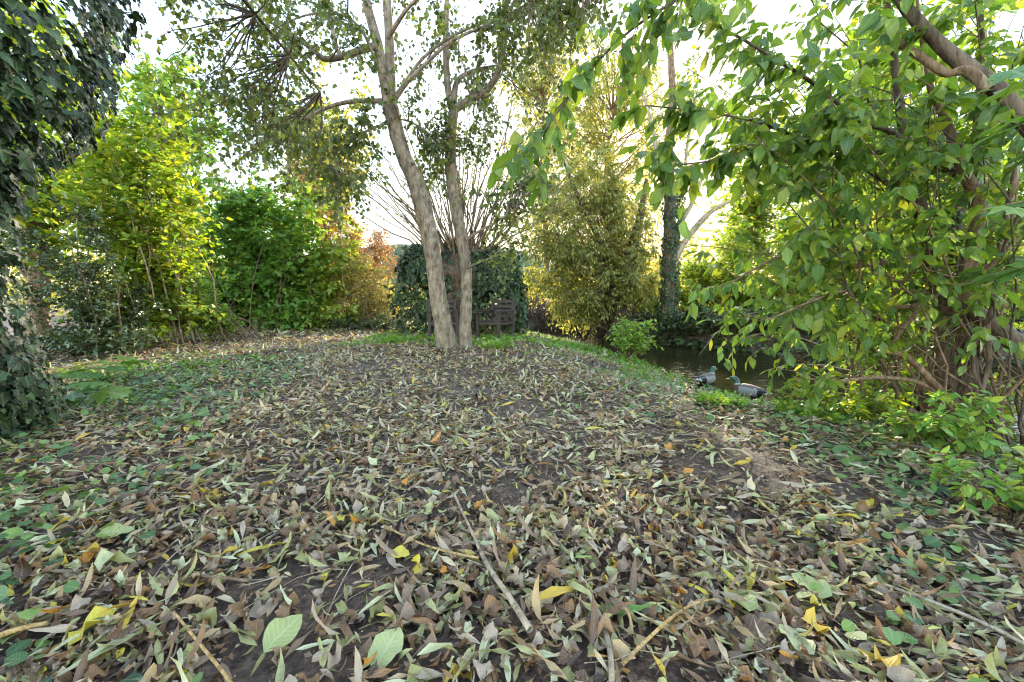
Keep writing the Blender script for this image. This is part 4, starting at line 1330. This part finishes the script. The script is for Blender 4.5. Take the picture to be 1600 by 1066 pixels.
def loft(rings, sides, mat_of, mats, name, parent, flat_bottom=None):
    """rings rows: x, z, lateral radius, vertical radius"""
    p = resample(np.array(rings, float), (len(rings) - 1) * 3 + 1)
    m = len(p)
    tan = nrm(np.gradient(p[:, :2], axis=0))
    a = np.linspace(0, 2 * np.pi, sides, endpoint=False)
    V = np.zeros((m, sides, 3))
    for i in range(m):
        nx_, nz_ = -tan[i, 1], tan[i, 0]
        V[i, :, 0] = p[i, 0] + np.sin(a) * p[i, 3] * nx_
        V[i, :, 2] = p[i, 1] + np.sin(a) * p[i, 3] * nz_
        V[i, :, 1] = np.cos(a) * p[i, 2]
    if flat_bottom is not None:
        V[..., 2] = np.maximum(V[..., 2], flat_bottom)
    i = np.arange(m - 1)[:, None] * sides
    j = np.arange(sides)[None]
    F = np.stack([i + j, i + (j + 1) % sides, i + sides + (j + 1) % sides, i + sides + j], -1).reshape(-1, 4)
    cap = [np.array([[*range(sides)][::-1]]), np.array([[*range((m - 1) * sides, m * sides)]])]
    cen = V.reshape(-1, 3)[F].mean(1)
    mi = [mat_of(c) for c in cen] + [mat_of(V[0].mean(0)), mat_of(V[-1].mean(0))]
    ac = Acc().add(V, [F] + cap)
    return link(name, ac.mesh(name, mats, True, matidx=mi), parent)


def duck(label, px, py, yaw, headyaw):
    b = gpt(px, py)
    b[2] = max(b[2], WZ - 0.02) - 0.004
    d = thing('mallard_drake', label, 'duck', b, 'mallard drakes at the water', yaw)

    def bm_(c):
        x, y, z = c
        if z > 0.168 and x > 0.08:
            return 0
        if z > 0.157 and x > 0.08:
            return 1
        if x < -0.205:
            return 5
        if x < -0.13:
            return 4
        if x > 0.085:
            return 2
        return 6 if z > 0.145 else 3
    loft([(-0.275, 0.105, 0.012, 0.004), (-0.24, 0.10, 0.032, 0.014), (-0.19, 0.092, 0.058, 0.036), (-0.12, 0.09, 0.082, 0.064), (-0.03, 0.09, 0.098, 0.082),
          (0.05, 0.092, 0.095, 0.083), (0.105, 0.105, 0.078, 0.07), (0.13, 0.13, 0.052, 0.052), (0.135, 0.155, 0.038, 0.04), (0.14, 0.178, 0.033, 0.035),
          (0.15, 0.202, 0.033, 0.036), (0.172, 0.22, 0.034, 0.036), (0.20, 0.222, 0.028, 0.029), (0.224, 0.214, 0.014, 0.016)], 18, bm_, DM, 'body', d, 0.008)
    loft([(0.214, 0.213, 0.012, 0.011), (0.236, 0.209, 0.013, 0.008), (0.258, 0.205, 0.0145, 0.005), (0.274, 0.204, 0.009, 0.003)], 10, lambda c: 0, [DM[7]], 'bill', d)
    for sg in (-1, 1):
        w = loft([(-0.235, 0.125, 0.006, 0.008), (-0.17, 0.124, 0.014, 0.02), (-0.08, 0.122, 0.022, 0.04), (0.0, 0.12, 0.024, 0.05), (0.07, 0.118, 0.016, 0.036), (0.095, 0.115, 0.004, 0.01)], 10,
                 lambda c: 9 if (c[0] < -0.10 and c[2] > 0.118) else (4 if c[0] < -0.15 else (6 if c[2] > 0.128 else 3)), DM, 'wing', d)
        w.location = (0, sg * 0.072, 0.004)
        w.rotation_euler = (sg * 0.35, 0, sg * -0.10)
        e = loft([(-0.004, 0, 0.001, 0.001), (0, 0, 0.0042, 0.0042), (0.004, 0, 0.001, 0.001)], 8, lambda c: 0, [DM[10]], 'eye', d)
        e.location = (0.193, sg * 0.028, 0.228)
        fo = loft([(-0.02, 0.0, 0.004, 0.004), (0.0, 0.0, 0.008, 0.004), (0.04, 0.0, 0.024, 0.003), (0.055, 0.0, 0.02, 0.002)], 8, lambda c: 0, [DM[8]], 'foot', d)
        fo.location = (0.01, sg * 0.04, 0.006)
    cu = loft([(-0.21, 0.112, 0.014, 0.006), (-0.235, 0.13, 0.010, 0.005), (-0.225, 0.148, 0.006, 0.004), (-0.205, 0.146, 0.003, 0.002)], 8, lambda c: 0, [DM[4]], 'tail_curl', d)
    return d


duck('mallard drake facing right on the bank edge, the farther of two ducks', 1104, 603, math.radians(36), 0)
duck('mallard drake facing left with grey wing toward us, the nearer of two ducks', 1168, 621, math.radians(128), 0)

# ------------------------------------------------------------------ ground cover
def scatter_ground(n, region, dens=None):
    """random ground points seen inside a pixel box (world-uniform enough for litter)"""
    x0, x1, y0, y1 = region
    P = np.c_[rng.uniform(x0, x1, n), rng.uniform(y0, y1, n)]
    if dens is not None:
        P = P[rng.random(len(P)) < dens(P[:, 0], P[:, 1])]
    d, far = stream_dist(P[:, 0], P[:, 1])
    P = P[(d > 0.05) & ~(far & (d < 30))]
    return np.c_[P, height(P[:, 0], P[:, 1])]


def lushness(x, y):
    """how green the ground is: along the bank, round the seat and at the left edge"""
    d, _ = stream_dist(x, y)
    a = np.exp(-np.maximum(d - 0.3, 0) / 0.9) * smooth((y - 1.4) / 1.6)
    b = smooth((y - 6.9) / 0.6) * smooth((x + 3.6) / 1.0) * smooth((11 - y) / 1.5)
    c = smooth((-x - 1.2 - 0.18 * y) / 1.2) * smooth((8 - y) / 3) * 0.4
    e = smooth((x - 0.5 - 0.1 * y) / 1.0) * smooth((y - 1.6) / 1.2) * 0.75
    lawn = smooth((y - 9.0) / 2.5) * 0.5
    m = np.maximum.reduce([a, b, c, e, lawn])
    return np.clip(m * (0.75 + 0.8 * vnoise(x * 1.6, y * 1.6, 61) + 0.4 * vnoise(x * 4, y * 4, 62)), 0, 1)


gc = Acc()
P = scatter_ground(27000, (-5, 4.4, 1.6, 12), lushness)
n = len(P)
k = 2
PP = np.repeat(P, k, 0) + np.c_[rng.normal(size=(n * k, 2)) * 0.02, np.zeros(n * k)]
th = rng.uniform(0, 2 * np.pi, n * k)
el = rng.uniform(0.15, 1.1, n * k)
D = np.c_[np.cos(th) * np.cos(el), np.sin(th) * np.cos(el), np.sin(el)]
N = np.c_[-np.cos(th) * np.sin(el), -np.sin(th) * np.sin(el), np.cos(el)] + 0.2 * rng.normal(size=(n * k, 3))
S = (0.035 + 0.085 * rng.random(n * k) * smooth((PP[:, 1] - 1.5) / 3.5)) * (0.6 + 0.6 * lushness(PP[:, 0], PP[:, 1]))
scatter(gc, T_FEATHER, PP, D, N, S)
link('ground_cover', gc.mesh('ground_cover', M['lf_cover']), kind='stuff')
print('ground cover leaves', n * k)

gr = Acc()
def grassy(x, y):
    t = np.clip(0.9 * vnoise(x * 1.1, y * 1.1, 71) + 0.5 * vnoise(x * 3.3, y * 3.3, 72) - 0.3 + 0.3 * smooth((y - 2.5) / 3), 0, 1)
    return np.clip(t * 0.8 + smooth((y - 8.5) / 3) * 0.5, 0, 1)
P = scatter_ground(21000, (-10, 4.5, 0.6, 15), grassy)
P = P[np.abs(P[:, 0]) < 1.4 * P[:, 1] + 0.5]
k = 3
PP = np.repeat(P, k, 0) + np.c_[rng.normal(size=(len(P) * k, 2)) * 0.015, np.zeros(len(P) * k)]
n = len(PP)
th = rng.uniform(0, 2 * np.pi, n)
el = rng.uniform(0.5, 1.45, n)
D = np.c_[np.cos(th) * np.cos(el), np.sin(th) * np.cos(el), np.sin(el)]
N = np.c_[-np.cos(th) * np.sin(el), -np.sin(th) * np.sin(el), np.cos(el)]
scatter(gr, T_GRASS, PP, D, N, rng.uniform(0.03, 0.09, n), W=rng.uniform(0.8, 1.8, n))
link('grass', gr.mesh('grass', M['lf_grass']), kind='stuff')
print('grass blades', n)

# ground ivy at left and right
gi = Acc()
def ivyish(x, y):
    a = smooth((-x - 0.35 - 0.36 * y) / 0.9) * smooth((6.5 - y) / 2)
    b = smooth((x - 0.75 - 0.42 * y) / 0.6) * smooth((4.5 - y) / 1.5)
    return np.clip(np.maximum(a, b) * (0.55 + 0.8 * vnoise(x * 2.2, y * 2.2, 81)), 0, 1)
P = scatter_ground(12000, (-5.5, 4.5, 0.6, 6.5), ivyish)
n = len(P)
P[:, 2] += rng.uniform(0.01, 0.07, n)
th = rng.uniform(0, 2 * np.pi, n)
D = np.c_[np.cos(th), np.sin(th), rng.normal(size=n) * 0.25]
N = np.c_[rng.normal(size=(n, 2)) * 0.4, np.ones(n)]
scatter(gi, IVY, P, D, N, rng.uniform(0.03, 0.065, n))
M['lf_groundivy'] = leaf_mat('ground_ivy_leaf', [(0.025, 0.055, 0.026), (0.045, 0.10, 0.035), (0.08, 0.15, 0.04), (0.14, 0.21, 0.05)], 0.25, 0.4, 0.4, vein=0.4)
link('ground_ivy', gi.mesh('ground_ivy', M['lf_groundivy']), kind='stuff')

# small round-leaved weeds creeping in from both sides
T_CREEP = blade('round', 0.46, 5, 8, 0.15, 0.5, 0.3)
def weedy(x, y):
    r = smooth((x - 0.3 - 0.42 * y) / 0.6) * smooth((4.4 - y) / 1.2) * 1.25
    l = smooth((-x - 0.25 - 0.48 * y) / 0.7) * smooth((6 - y) / 2.0)
    m = smooth((x + 0.2) / 1.5) * smooth((y - 2.2) / 1.0) * smooth((6.5 - y) / 1.5) * 0.5
    return np.clip(np.maximum.reduce([r, l, m]) * (0.45 + 1.1 * vnoise(x * 2.4, y * 2.4, 85) + 0.4 * vnoise(x * 7, y * 7, 86)), 0, 1)
P = scatter_ground(34000, (-5.0, 4.3, 0.55, 6.5), weedy)
n = len(P)
P[:, 2] += 0.01 + 0.09 * rng.random(n) ** 1.5 * smooth(np.abs(P[:, 0]) / 1.2)
th = rng.uniform(0, 2 * np.pi, n)
wd = Acc()
scatter(wd, T_CREEP, P, np.c_[np.cos(th), np.sin(th), rng.normal(size=n) * 0.3], np.c_[rng.normal(size=(n, 2)) * 0.4, np.ones(n)], rng.uniform(0.018, 0.05, n))
M['lf_weed'] = leaf_mat('creeping_weed_leaf', [(0.035, 0.085, 0.03), (0.06, 0.13, 0.04), (0.10, 0.19, 0.05), (0.17, 0.26, 0.055)], 0.3, 0.42, 0.4, vein=0.4)
link('creeping_weeds', wd.mesh('creeping_weeds', M['lf_weed']), kind='stuff')
print('weeds', n)

# ------------------------------------------------------------------ low plants one can point at
def low_plant(name, label, cat, base, els, n, per, tl, k, size, T, mat, bark, **kw):
    return shrub(name, label, cat, base, els, n, per, tl, k, size, T, M[mat], M[bark], r0=kw.pop('r0', 0.005), spread=kw.pop('spread', 0.05), **kw)


b = gpt(985, 562)
c = at(990, 532, b[1])
low_plant('bramble_sapling', 'pale leggy bramble sapling at the bank top left of the ducks', 'plant', b,
          [(c[0], c[1], c[2] + 0.16, 0.68, 0.4, 0.38, 1)], 30, 8, 0.22, 6, 0.085, T_BROAD_LO, 'lf_hazel', 'bark_brown', shell=0.3, arch=0.8, hue=lambda P: 0.6 + 0 * P[:, 0])
for lab, px, py, r, hh, n in [('bright green feathery clump right in front of the two ducks', 1125, 636, 0.2, 0.07, 40),
                              ('green feathery clump on the bank between trunk and sapling', 905, 548, 0.35, 0.14, 40),
                              ('green feathery clump just right of the twin trunks', 775, 545, 0.35, 0.12, 40),
                              ('bright green feathery clump just left of the twin trunks', 625, 537, 0.5, 0.14, 60),
                              ('pale green clump at the water below the right shrub', 1265, 655, 0.28, 0.08, 36)]:
    b = gpt(px, py)
    pl = thing('feathery_plant', lab, 'plant', b, 'feathery green clumps')
    q = n * 4
    th = rng.uniform(0, 2 * np.pi, q)
    rr = r * np.sqrt(rng.random(q)) * 0.8
    P = np.c_[b[0] + rr * np.cos(th), b[1] + rr * np.sin(th), np.zeros(q)]
    P[:, 2] = np.maximum(height(P[:, 0], P[:, 1]), WZ)
    th2 = th + rng.normal(size=q) * 0.8
    el = rng.uniform(0.3, 1.3, q)
    D = np.c_[np.cos(th2) * np.cos(el), np.sin(th2) * np.cos(el), np.sin(el)]
    N = np.c_[-np.cos(th2) * np.sin(el), -np.sin(th2) * np.sin(el), np.cos(el)]
    P = P + np.array([0, 0, 1.0]) * (hh * rng.random(q) * (1 - (rr / r) ** 2))[:, None]
    put_foliage(pl, T_FEATHER, M['lf_cover'], (P, D, N, rng.uniform(0.06, 0.12, q)), 0)
for lab, px, py, sz in [('big coarse green leaves of a hogweed-like plant beside the ivy trunk', 118, 640, 0.30), ('second coarse leafy plant just behind the ivy trunk foot', 165, 598, 0.26)]:
    b = gpt(px, py)
    pl = thing('coarse_leaf_plant', lab, 'plant', b)
    q = 11
    th = rng.uniform(0, 2 * np.pi, q)
    el = rng.uniform(0.6, 1.2, q)
    tip = b[None] + np.c_[np.cos(th) * np.cos(el), np.sin(th) * np.cos(el), np.sin(el)] * sz * rng.uniform(0.7, 1.3, (q, 1))
    stp = stems_to(np.repeat(b[None], q, 0), tip, 0.5, 0.3, 0.03, 6)
    put_stems(pl, stp, 0.004, 0.0015, M['lf_cover'], 'stalk', 5, True)
    D = np.c_[np.cos(th), np.sin(th), -0.1 + 0 * th]
    single_leaves('leaf', pl, SYC, M['lf_lobed'], tip, D, np.c_[rng.normal(size=(q, 2)) * 0.3, np.ones(q)], sz * rng.uniform(0.55, 0.9, q), nclass=3)
b = onz(2.65, 2.35)
low_plant('nettle_plant', 'leafy low green plant under the right shrub nearest the litter', 'plant', b, [(b[0] - 0.1, b[1], 0.16, 0.4, 0.3, 0.14, 1)], 16, 6, 0.14, 6, 0.06, T_BROAD_LO, 'lf_hazel', 'bark_brown', shell=0.2, arch=0.6)
b = onz(2.5, 3.0)
low_plant('nettle_plant', 'broad-leaved green plant on the bank left of the brown stems', 'plant', b, [(b[0], b[1], 0.12, 0.5, 0.35, 0.16, 1)], 22, 6, 0.16, 6, 0.06, T_BROAD_LO, 'lf_lime', 'bark_brown', shell=0.2, arch=0.6)
b = onz(2.0, 1.55)
low_plant('nettle_plant', 'sparse green plant in the litter at the lower right edge', 'plant', b, [(b[0] + 0.1, b[1], 0.12, 0.35, 0.25, 0.1, 1)], 16, 6, 0.12, 6, 0.05, T_BROAD_LO, 'lf_hazel', 'bark_brown', shell=0.2, arch=0.6)

# ------------------------------------------------------------------ fallen leaves
def litter(P, near):
    n = len(P)
    th = rng.uniform(0, 2 * np.pi, n)
    drift = (rng.random(n) < 0.6 * smooth((P[:, 0] - 0.15 * P[:, 1]) / 0.8) * smooth((4 - P[:, 1]) / 1.5))
    th = np.where(drift, -0.45 + 0.35 * rng.normal(size=n) + np.pi * (rng.random(n) < 0.5), th)
    tilt = rng.normal(size=n) * 0.2
    D = np.c_[np.cos(th) * np.cos(tilt), np.sin(th) * np.cos(tilt), np.sin(tilt)]
    N = np.c_[rng.normal(size=(n, 2)) * 0.33, np.where(rng.random(n) < 0.75, 1.0, -1.0)]
    P = P.copy()
    P[:, 2] += rng.uniform(0.002, 0.032, n) + 0.02 * np.abs(np.sin(tilt))
    return P, D, N


def dens_l(x, y):
    d, far = stream_dist(x, y)
    v = 0.68 + 0.45 * vnoise(x * 1.7, y * 1.7, 91) + 0.5 * vnoise(x * 5.5, y * 5.5, 92)
    return np.clip(v, 0.12, 1) * smooth((d - 0.05) / 0.35) * (1 - 0.55 * lushness(x, y)) * np.where(np.abs(x) < 1.35 * y + 0.9, 1, 0)


# five bands of litter, nearest first
allP = [scatter_ground(25000, (-2.8, 2.8, 0.25, 1.7), dens_l), scatter_ground(21000, (-3.6, 3.9, 1.7, 3.0), dens_l), scatter_ground(28000, (-7.5, 4.5, 3.0, 5.0), dens_l), scatter_ground(26000, (-8.0, 4.2, 5.0, 8.0), dens_l), scatter_ground(24000, (-11, 3, 8.0, 15.0), dens_l)]
print('litter', [len(p) for p in allP])
ac = {'w': Acc(), 'y': Acc()}
YC = [0.1, 0.4, 0.6, 0.9]
LCN = len(LITTER_COLS)


def lit_rnd(n, broad):
    # brown and mauve most often, then sage and tan
    w = np.array([1.0, 1.5, 1.7, 1.5, 1.2, 1.1, 1.0, 0.7, 1.0, 0.9, 0.7]) if broad else np.array([0.6, 1.0, 1.3, 1.4, 0.7, 0.9, 1.2, 0.8, 1.3, 1.5, 1.4])
    return (rng.choice(LCN, n, p=w / w.sum()) + 0.5) / (LCN - 1) * (LCN - 1) / LCN * 0.999


sing = []
for zi, P in enumerate(allP):
    near = zi <= 1
    P, D, N = litter(P, near)
    n = len(P)
    will = rng.random(n) < 0.66
    yel = rng.random(n) < 0.035
    S = np.where(will, 0.045 + 0.11 * rng.random(n) ** 1.3, 0.025 + 0.06 * rng.random(n)) * (0.78, 0.8, 0.88, 1.05, 1.3)[zi]
    for cls, T in ((will, (T_WILL, T_WILL_LO, T_SLIM, T_SLIM, T_LAN)[zi]), (~will, (T_DRY, T_DRY_LO, T_OV, T_OV, T_OV)[zi])):
        for y_, key, mat in ((False, 'w', 'litter'), (True, 'y', 'litter_yellow')):
            m = cls & (yel == y_)
            if not m.any():
                continue
            r = (rng.integers(4, size=m.sum()) + 0.3) / 4 if y_ else lit_rnd(m.sum(), T is not T_WILL and T is not T_WILL_LO and T is not T_LAN and T is not T_SLIM)
            p_, d_, n_, s_ = P[m], D[m], N[m], S[m]
            if near:
                if zi:
                    scatter(ac[key], T, p_, d_, n_, s_, rnd=r)
                    continue
                b_ = largest(p_, s_, {('w', True): 150, ('w', False): 110, ('y', True): 24, ('y', False): 16}[(key, T is T_WILL)])
                single_leaves('fallen_leaf', ground, T, M[mat], p_[b_], d_[b_], n_[b_], s_[b_], rnd=r[b_], classes=sorted(set(np.round(r, 4))))
                p_, d_, n_, s_, r = p_[~b_], d_[~b_], n_[~b_], s_[~b_], r[~b_]
            scatter(ac[key], T, p_, d_, n_, s_, rnd=r)
link('leaf_litter', ac['w'].mesh('leaf_litter', M['litter']), kind='stuff')
link('yellow_leaf_litter', ac['y'].mesh('yellow_leaf_litter', M['litter_yellow']), kind='stuff')


def one_leaf(label, px, py, ang, length, T, mat, rnd, tilt=0.12, up=0.034, group=None):
    """a fallen leaf one can point at; ang is its heading on the ground, 0 = away from the camera"""
    b = gpt(px, py)
    v = int(rng.integers(len(T.V)))
    me = Acc().add(T.V[v] - T.V[v].mean(0), T.F, np.c_[T.u, T.v, np.full(len(T.u), rnd)]).mesh('fallen_leaf', M[mat])
    o = link('fallen_leaf', me)
    D = np.array([math.sin(ang) * math.cos(tilt), math.cos(ang) * math.cos(tilt), math.sin(tilt)])[None]
    X, D, Z = frames(D, np.array([[0.1 * rng.normal(), -0.15, 1.0]]))
    m = np.eye(4)
    m[:3, 0], m[:3, 1], m[:3, 2], m[:3, 3] = X[0] * length, D[0] * length, Z[0] * length, b + [0, 0, up]
    o.matrix_world = Matrix(m.tolist())
    tag(o, label, 'leaf', group)


R = math.radians
one_leaf('bright yellow rounded leaf lying alone on bare soil, lower centre', 626, 879, R(100), 0.062, T_FLAT, 'litter_yellow', 0.05)
one_leaf('golden narrow leaf lying level below the yellow rounded leaf', 611, 986, R(85), 0.08, T_WILL, 'litter_yellow', 0.3)
one_leaf('small orange leaf just above the long tan stick', 622, 793, R(75), 0.07, T_WILL, 'litter_yellow', 0.55)
one_leaf('orange-yellow narrow leaf right of the long tan stick', 795, 834, R(120), 0.09, T_WILL, 'litter_yellow', 0.4)
one_leaf('long yellow leaf with orange edge among brown leaves, left of centre', 410, 872, R(65), 0.17, T_WILL, 'litter_yellow', 0.3)
one_leaf('folded broad yellow leaf standing up near the lower left corner', 150, 990, R(20), 0.11, T_DRY, 'litter_yellow', 0.05, 0.5, 0.03)
one_leaf('narrow orange leaf leaning on the folded yellow leaf', 184, 968, R(40), 0.075, T_WILL, 'litter_yellow', 0.4)
one_leaf('large twisted orange and yellow leaf right of the long tan stick', 872, 945, R(62), 0.15, T_WILL, 'litter_yellow', 0.4, 0.15, 0.035)
one_leaf('orange leaf at right in line with the green weeds', 1335, 843, R(105), 0.10, T_WILL, 'litter_yellow', 0.4)
one_leaf('bright orange leaf near two pale round leaves, lower right', 1272, 996, R(95), 0.075, T_DRY, 'litter_yellow', 0.4)
one_leaf('curled orange leaf at the bottom edge, right', 1380, 1052, R(25), 0.075, T_DRY, 'litter_yellow', 0.55, 0.4)
one_leaf('flat salmon-tan leaf lying level at mid right', 1160, 733, R(90), 0.13, T_WILL, 'litter_yellow', 0.6)
one_leaf('fresh green narrow leaf between the sticks, lower centre', 918, 889, R(80), 0.095, T_WILL, 'lf_green', 0.6)
one_leaf('long green leaf pointing right beside the yellow twig', 985, 972, R(88), 0.12, T_WILL, 'lf_green', 0.3)
one_leaf('pale green round leaf with clear veins, the upper of two at lower right', 1266, 930, R(-40), 0.10, T_FLAT, 'lf_pale', 0.5)
one_leaf('pale green round leaf with clear veins, the lower of two at lower right', 1242, 1018, R(-20), 0.085, T_FLAT, 'lf_pale', 0.8)
one_leaf('veined light green round leaf right of the yellow twig', 1160, 955, R(10), 0.085, T_FLAT, 'lf_pale', 0.2)
one_leaf('pale green heart-shaped leaf near the bottom edge, left of centre', 444, 1008, R(30), 0.10, T_FLAT, 'lf_pale', 0.4, 0.4, 0.035)
one_leaf('grey-green oval leaf at the bottom edge below centre', 605, 1030, R(25), 0.095, T_FLAT, 'lf_pale', 0.6, 0.35, 0.03)
one_leaf('pale ribbed olive leaf, upper of the big leaves at lower left', 185, 893, R(70), 0.11, T_DRY, 'lf_pale', 0.9)
one_leaf('light green oval leaf at left beside the ground ivy', 182, 845, R(60), 0.10, T_FLAT, 'lf_pale', 0.35)
one_leaf('long pale willow leaf lying diagonally at the bottom centre', 695, 1042, R(58), 0.15, T_WILL, 'lf_pale', 0.95)
one_leaf('long pale willow leaf lying diagonally at lower left', 180, 1030, R(38), 0.19, T_WILL, 'lf_pale', 0.9)
one_leaf('crumpled mid-brown broad leaf standing up below centre', 637, 962, R(5), 0.10, T_DRY, 'litter', 0.22, 0.5, 0.035)
one_leaf('dark brown smooth broad leaf at lower right edge of the sticks', 1175, 1005, R(110), 0.11, T_FLAT, 'litter', 0.14, 0.2, 0.03)

# sticks
def stick(label, pts, r0, r1, mat):
    q = np.array([gpt(px, py) + [0, 0, lift + 0.014] for px, py, lift in pts])
    o = tube_obj('fallen_stick', np.c_[q, np.linspace(r0, r1, len(q))], M[mat], None, m=28, sides=8, rough=0.12, knots=3)
    tag(o, label, 'stick')


stick('long tan stick lying from mid ground toward the viewer at centre', [(710, 786, 0.025), (735, 845, 0.03), (762, 905, 0.03), (795, 955, 0.028), (828, 1005, 0.02)], 0.004, 0.0085, 'bark_pale')
stick('thin orange-brown twig crossing left of the long tan stick', [(600, 835, 0.02), (650, 862, 0.022), (700, 880, 0.024), (748, 888, 0.02)], 0.003, 0.004, 'twig_tan')
stick('straight tan stick running off the bottom edge right of centre', [(918, 945, 0.025), (938, 990, 0.028), (952, 1040, 0.026), (956, 1100, 0.02)], 0.0065, 0.006, 'bark_pale')
stick('bent yellow twig at the bottom right of centre', [(970, 1062, 0.02), (1010, 1025, 0.026), (1055, 985, 0.028), (1090, 962, 0.024), (1120, 954, 0.02)], 0.0045, 0.003, 'twig_tan')
stick('brown twig lying level at lower left', [(300, 916, 0.02), (340, 920, 0.022), (392, 925, 0.02)], 0.0035, 0.0045, 'bark_brown')
stick('pale straw-coloured twig at the lower left corner', [(-10, 1025, 0.03), (35, 1008, 0.03), (78, 996, 0.025)], 0.007, 0.005, 'twig_tan')
stick('thin yellow stem bending down at lower left', [(275, 980, 0.025), (305, 1020, 0.028), (345, 1066, 0.02), (365, 1090, 0.015)], 0.003, 0.0035, 'twig_tan')
stick('thin upright straw twig in the litter left of centre', [(540, 745, 0.01), (535, 715, 0.03), (528, 690, 0.05)], 0.003, 0.002, 'bark_pale')
stick('thin dark twig lying among the leaves at right of centre', [(905, 735, 0.02), (960, 712, 0.025), (1040, 700, 0.02)], 0.003, 0.002, 'bark_brown')
stick('long bleached stem lying across the litter at lower right', [(1380, 935, 0.03), (1450, 965, 0.035), (1530, 1000, 0.035), (1620, 1045, 0.03)], 0.004, 0.005, 'bark_pale')
# crumbs of broken leaf between the whole ones
P = scatter_ground(11000, (-2.9, 3.2, 0.25, 3.2), lambda x, y: np.where(np.abs(x) < 1.35 * y + 0.8, 1.0, 0.0))
n = len(P)
P[:, 2] += rng.uniform(0.0, 0.006, n)
cr = Acc()
scatter(cr, T_OV, P, np.c_[rng.normal(size=(n, 2)), 0.15 * rng.normal(size=n)], np.c_[rng.normal(size=(n, 2)) * 0.4, np.ones(n)], rng.uniform(0.008, 0.026, n), rnd=lit_rnd(n, True) * 0.66)
link('leaf_crumbs', cr.mesh('leaf_crumbs', M['litter']), kind='stuff')
# straw and fine twigs in the litter
n = 900
P = scatter_ground(n * 2, (-2.8, 3.2, 0.35, 4.5), lambda x, y: 0.6 + 0 * x)
th = rng.uniform(0, 2 * np.pi, len(P))
ln = rng.uniform(0.06, 0.3, len(P))
e = P + np.c_[np.cos(th) * ln, np.sin(th) * ln, np.zeros(len(P))]
e[:, 2] = height(e[:, 0], e[:, 1]) + rng.uniform(0.005, 0.04, len(P))
P[:, 2] += rng.uniform(0.008, 0.03, len(P))
pt = stems_to(P, e, 0.0, 0.5, 0.08, 5)
V, F_, A = tubes(pt, np.repeat(rng.uniform(0.0008, 0.0022, len(P))[:, None], 5, 1), 4)
link('fine_twigs', Acc().add(V, F_, A).mesh('fine_twigs', M['bark_pale']), kind='stuff')
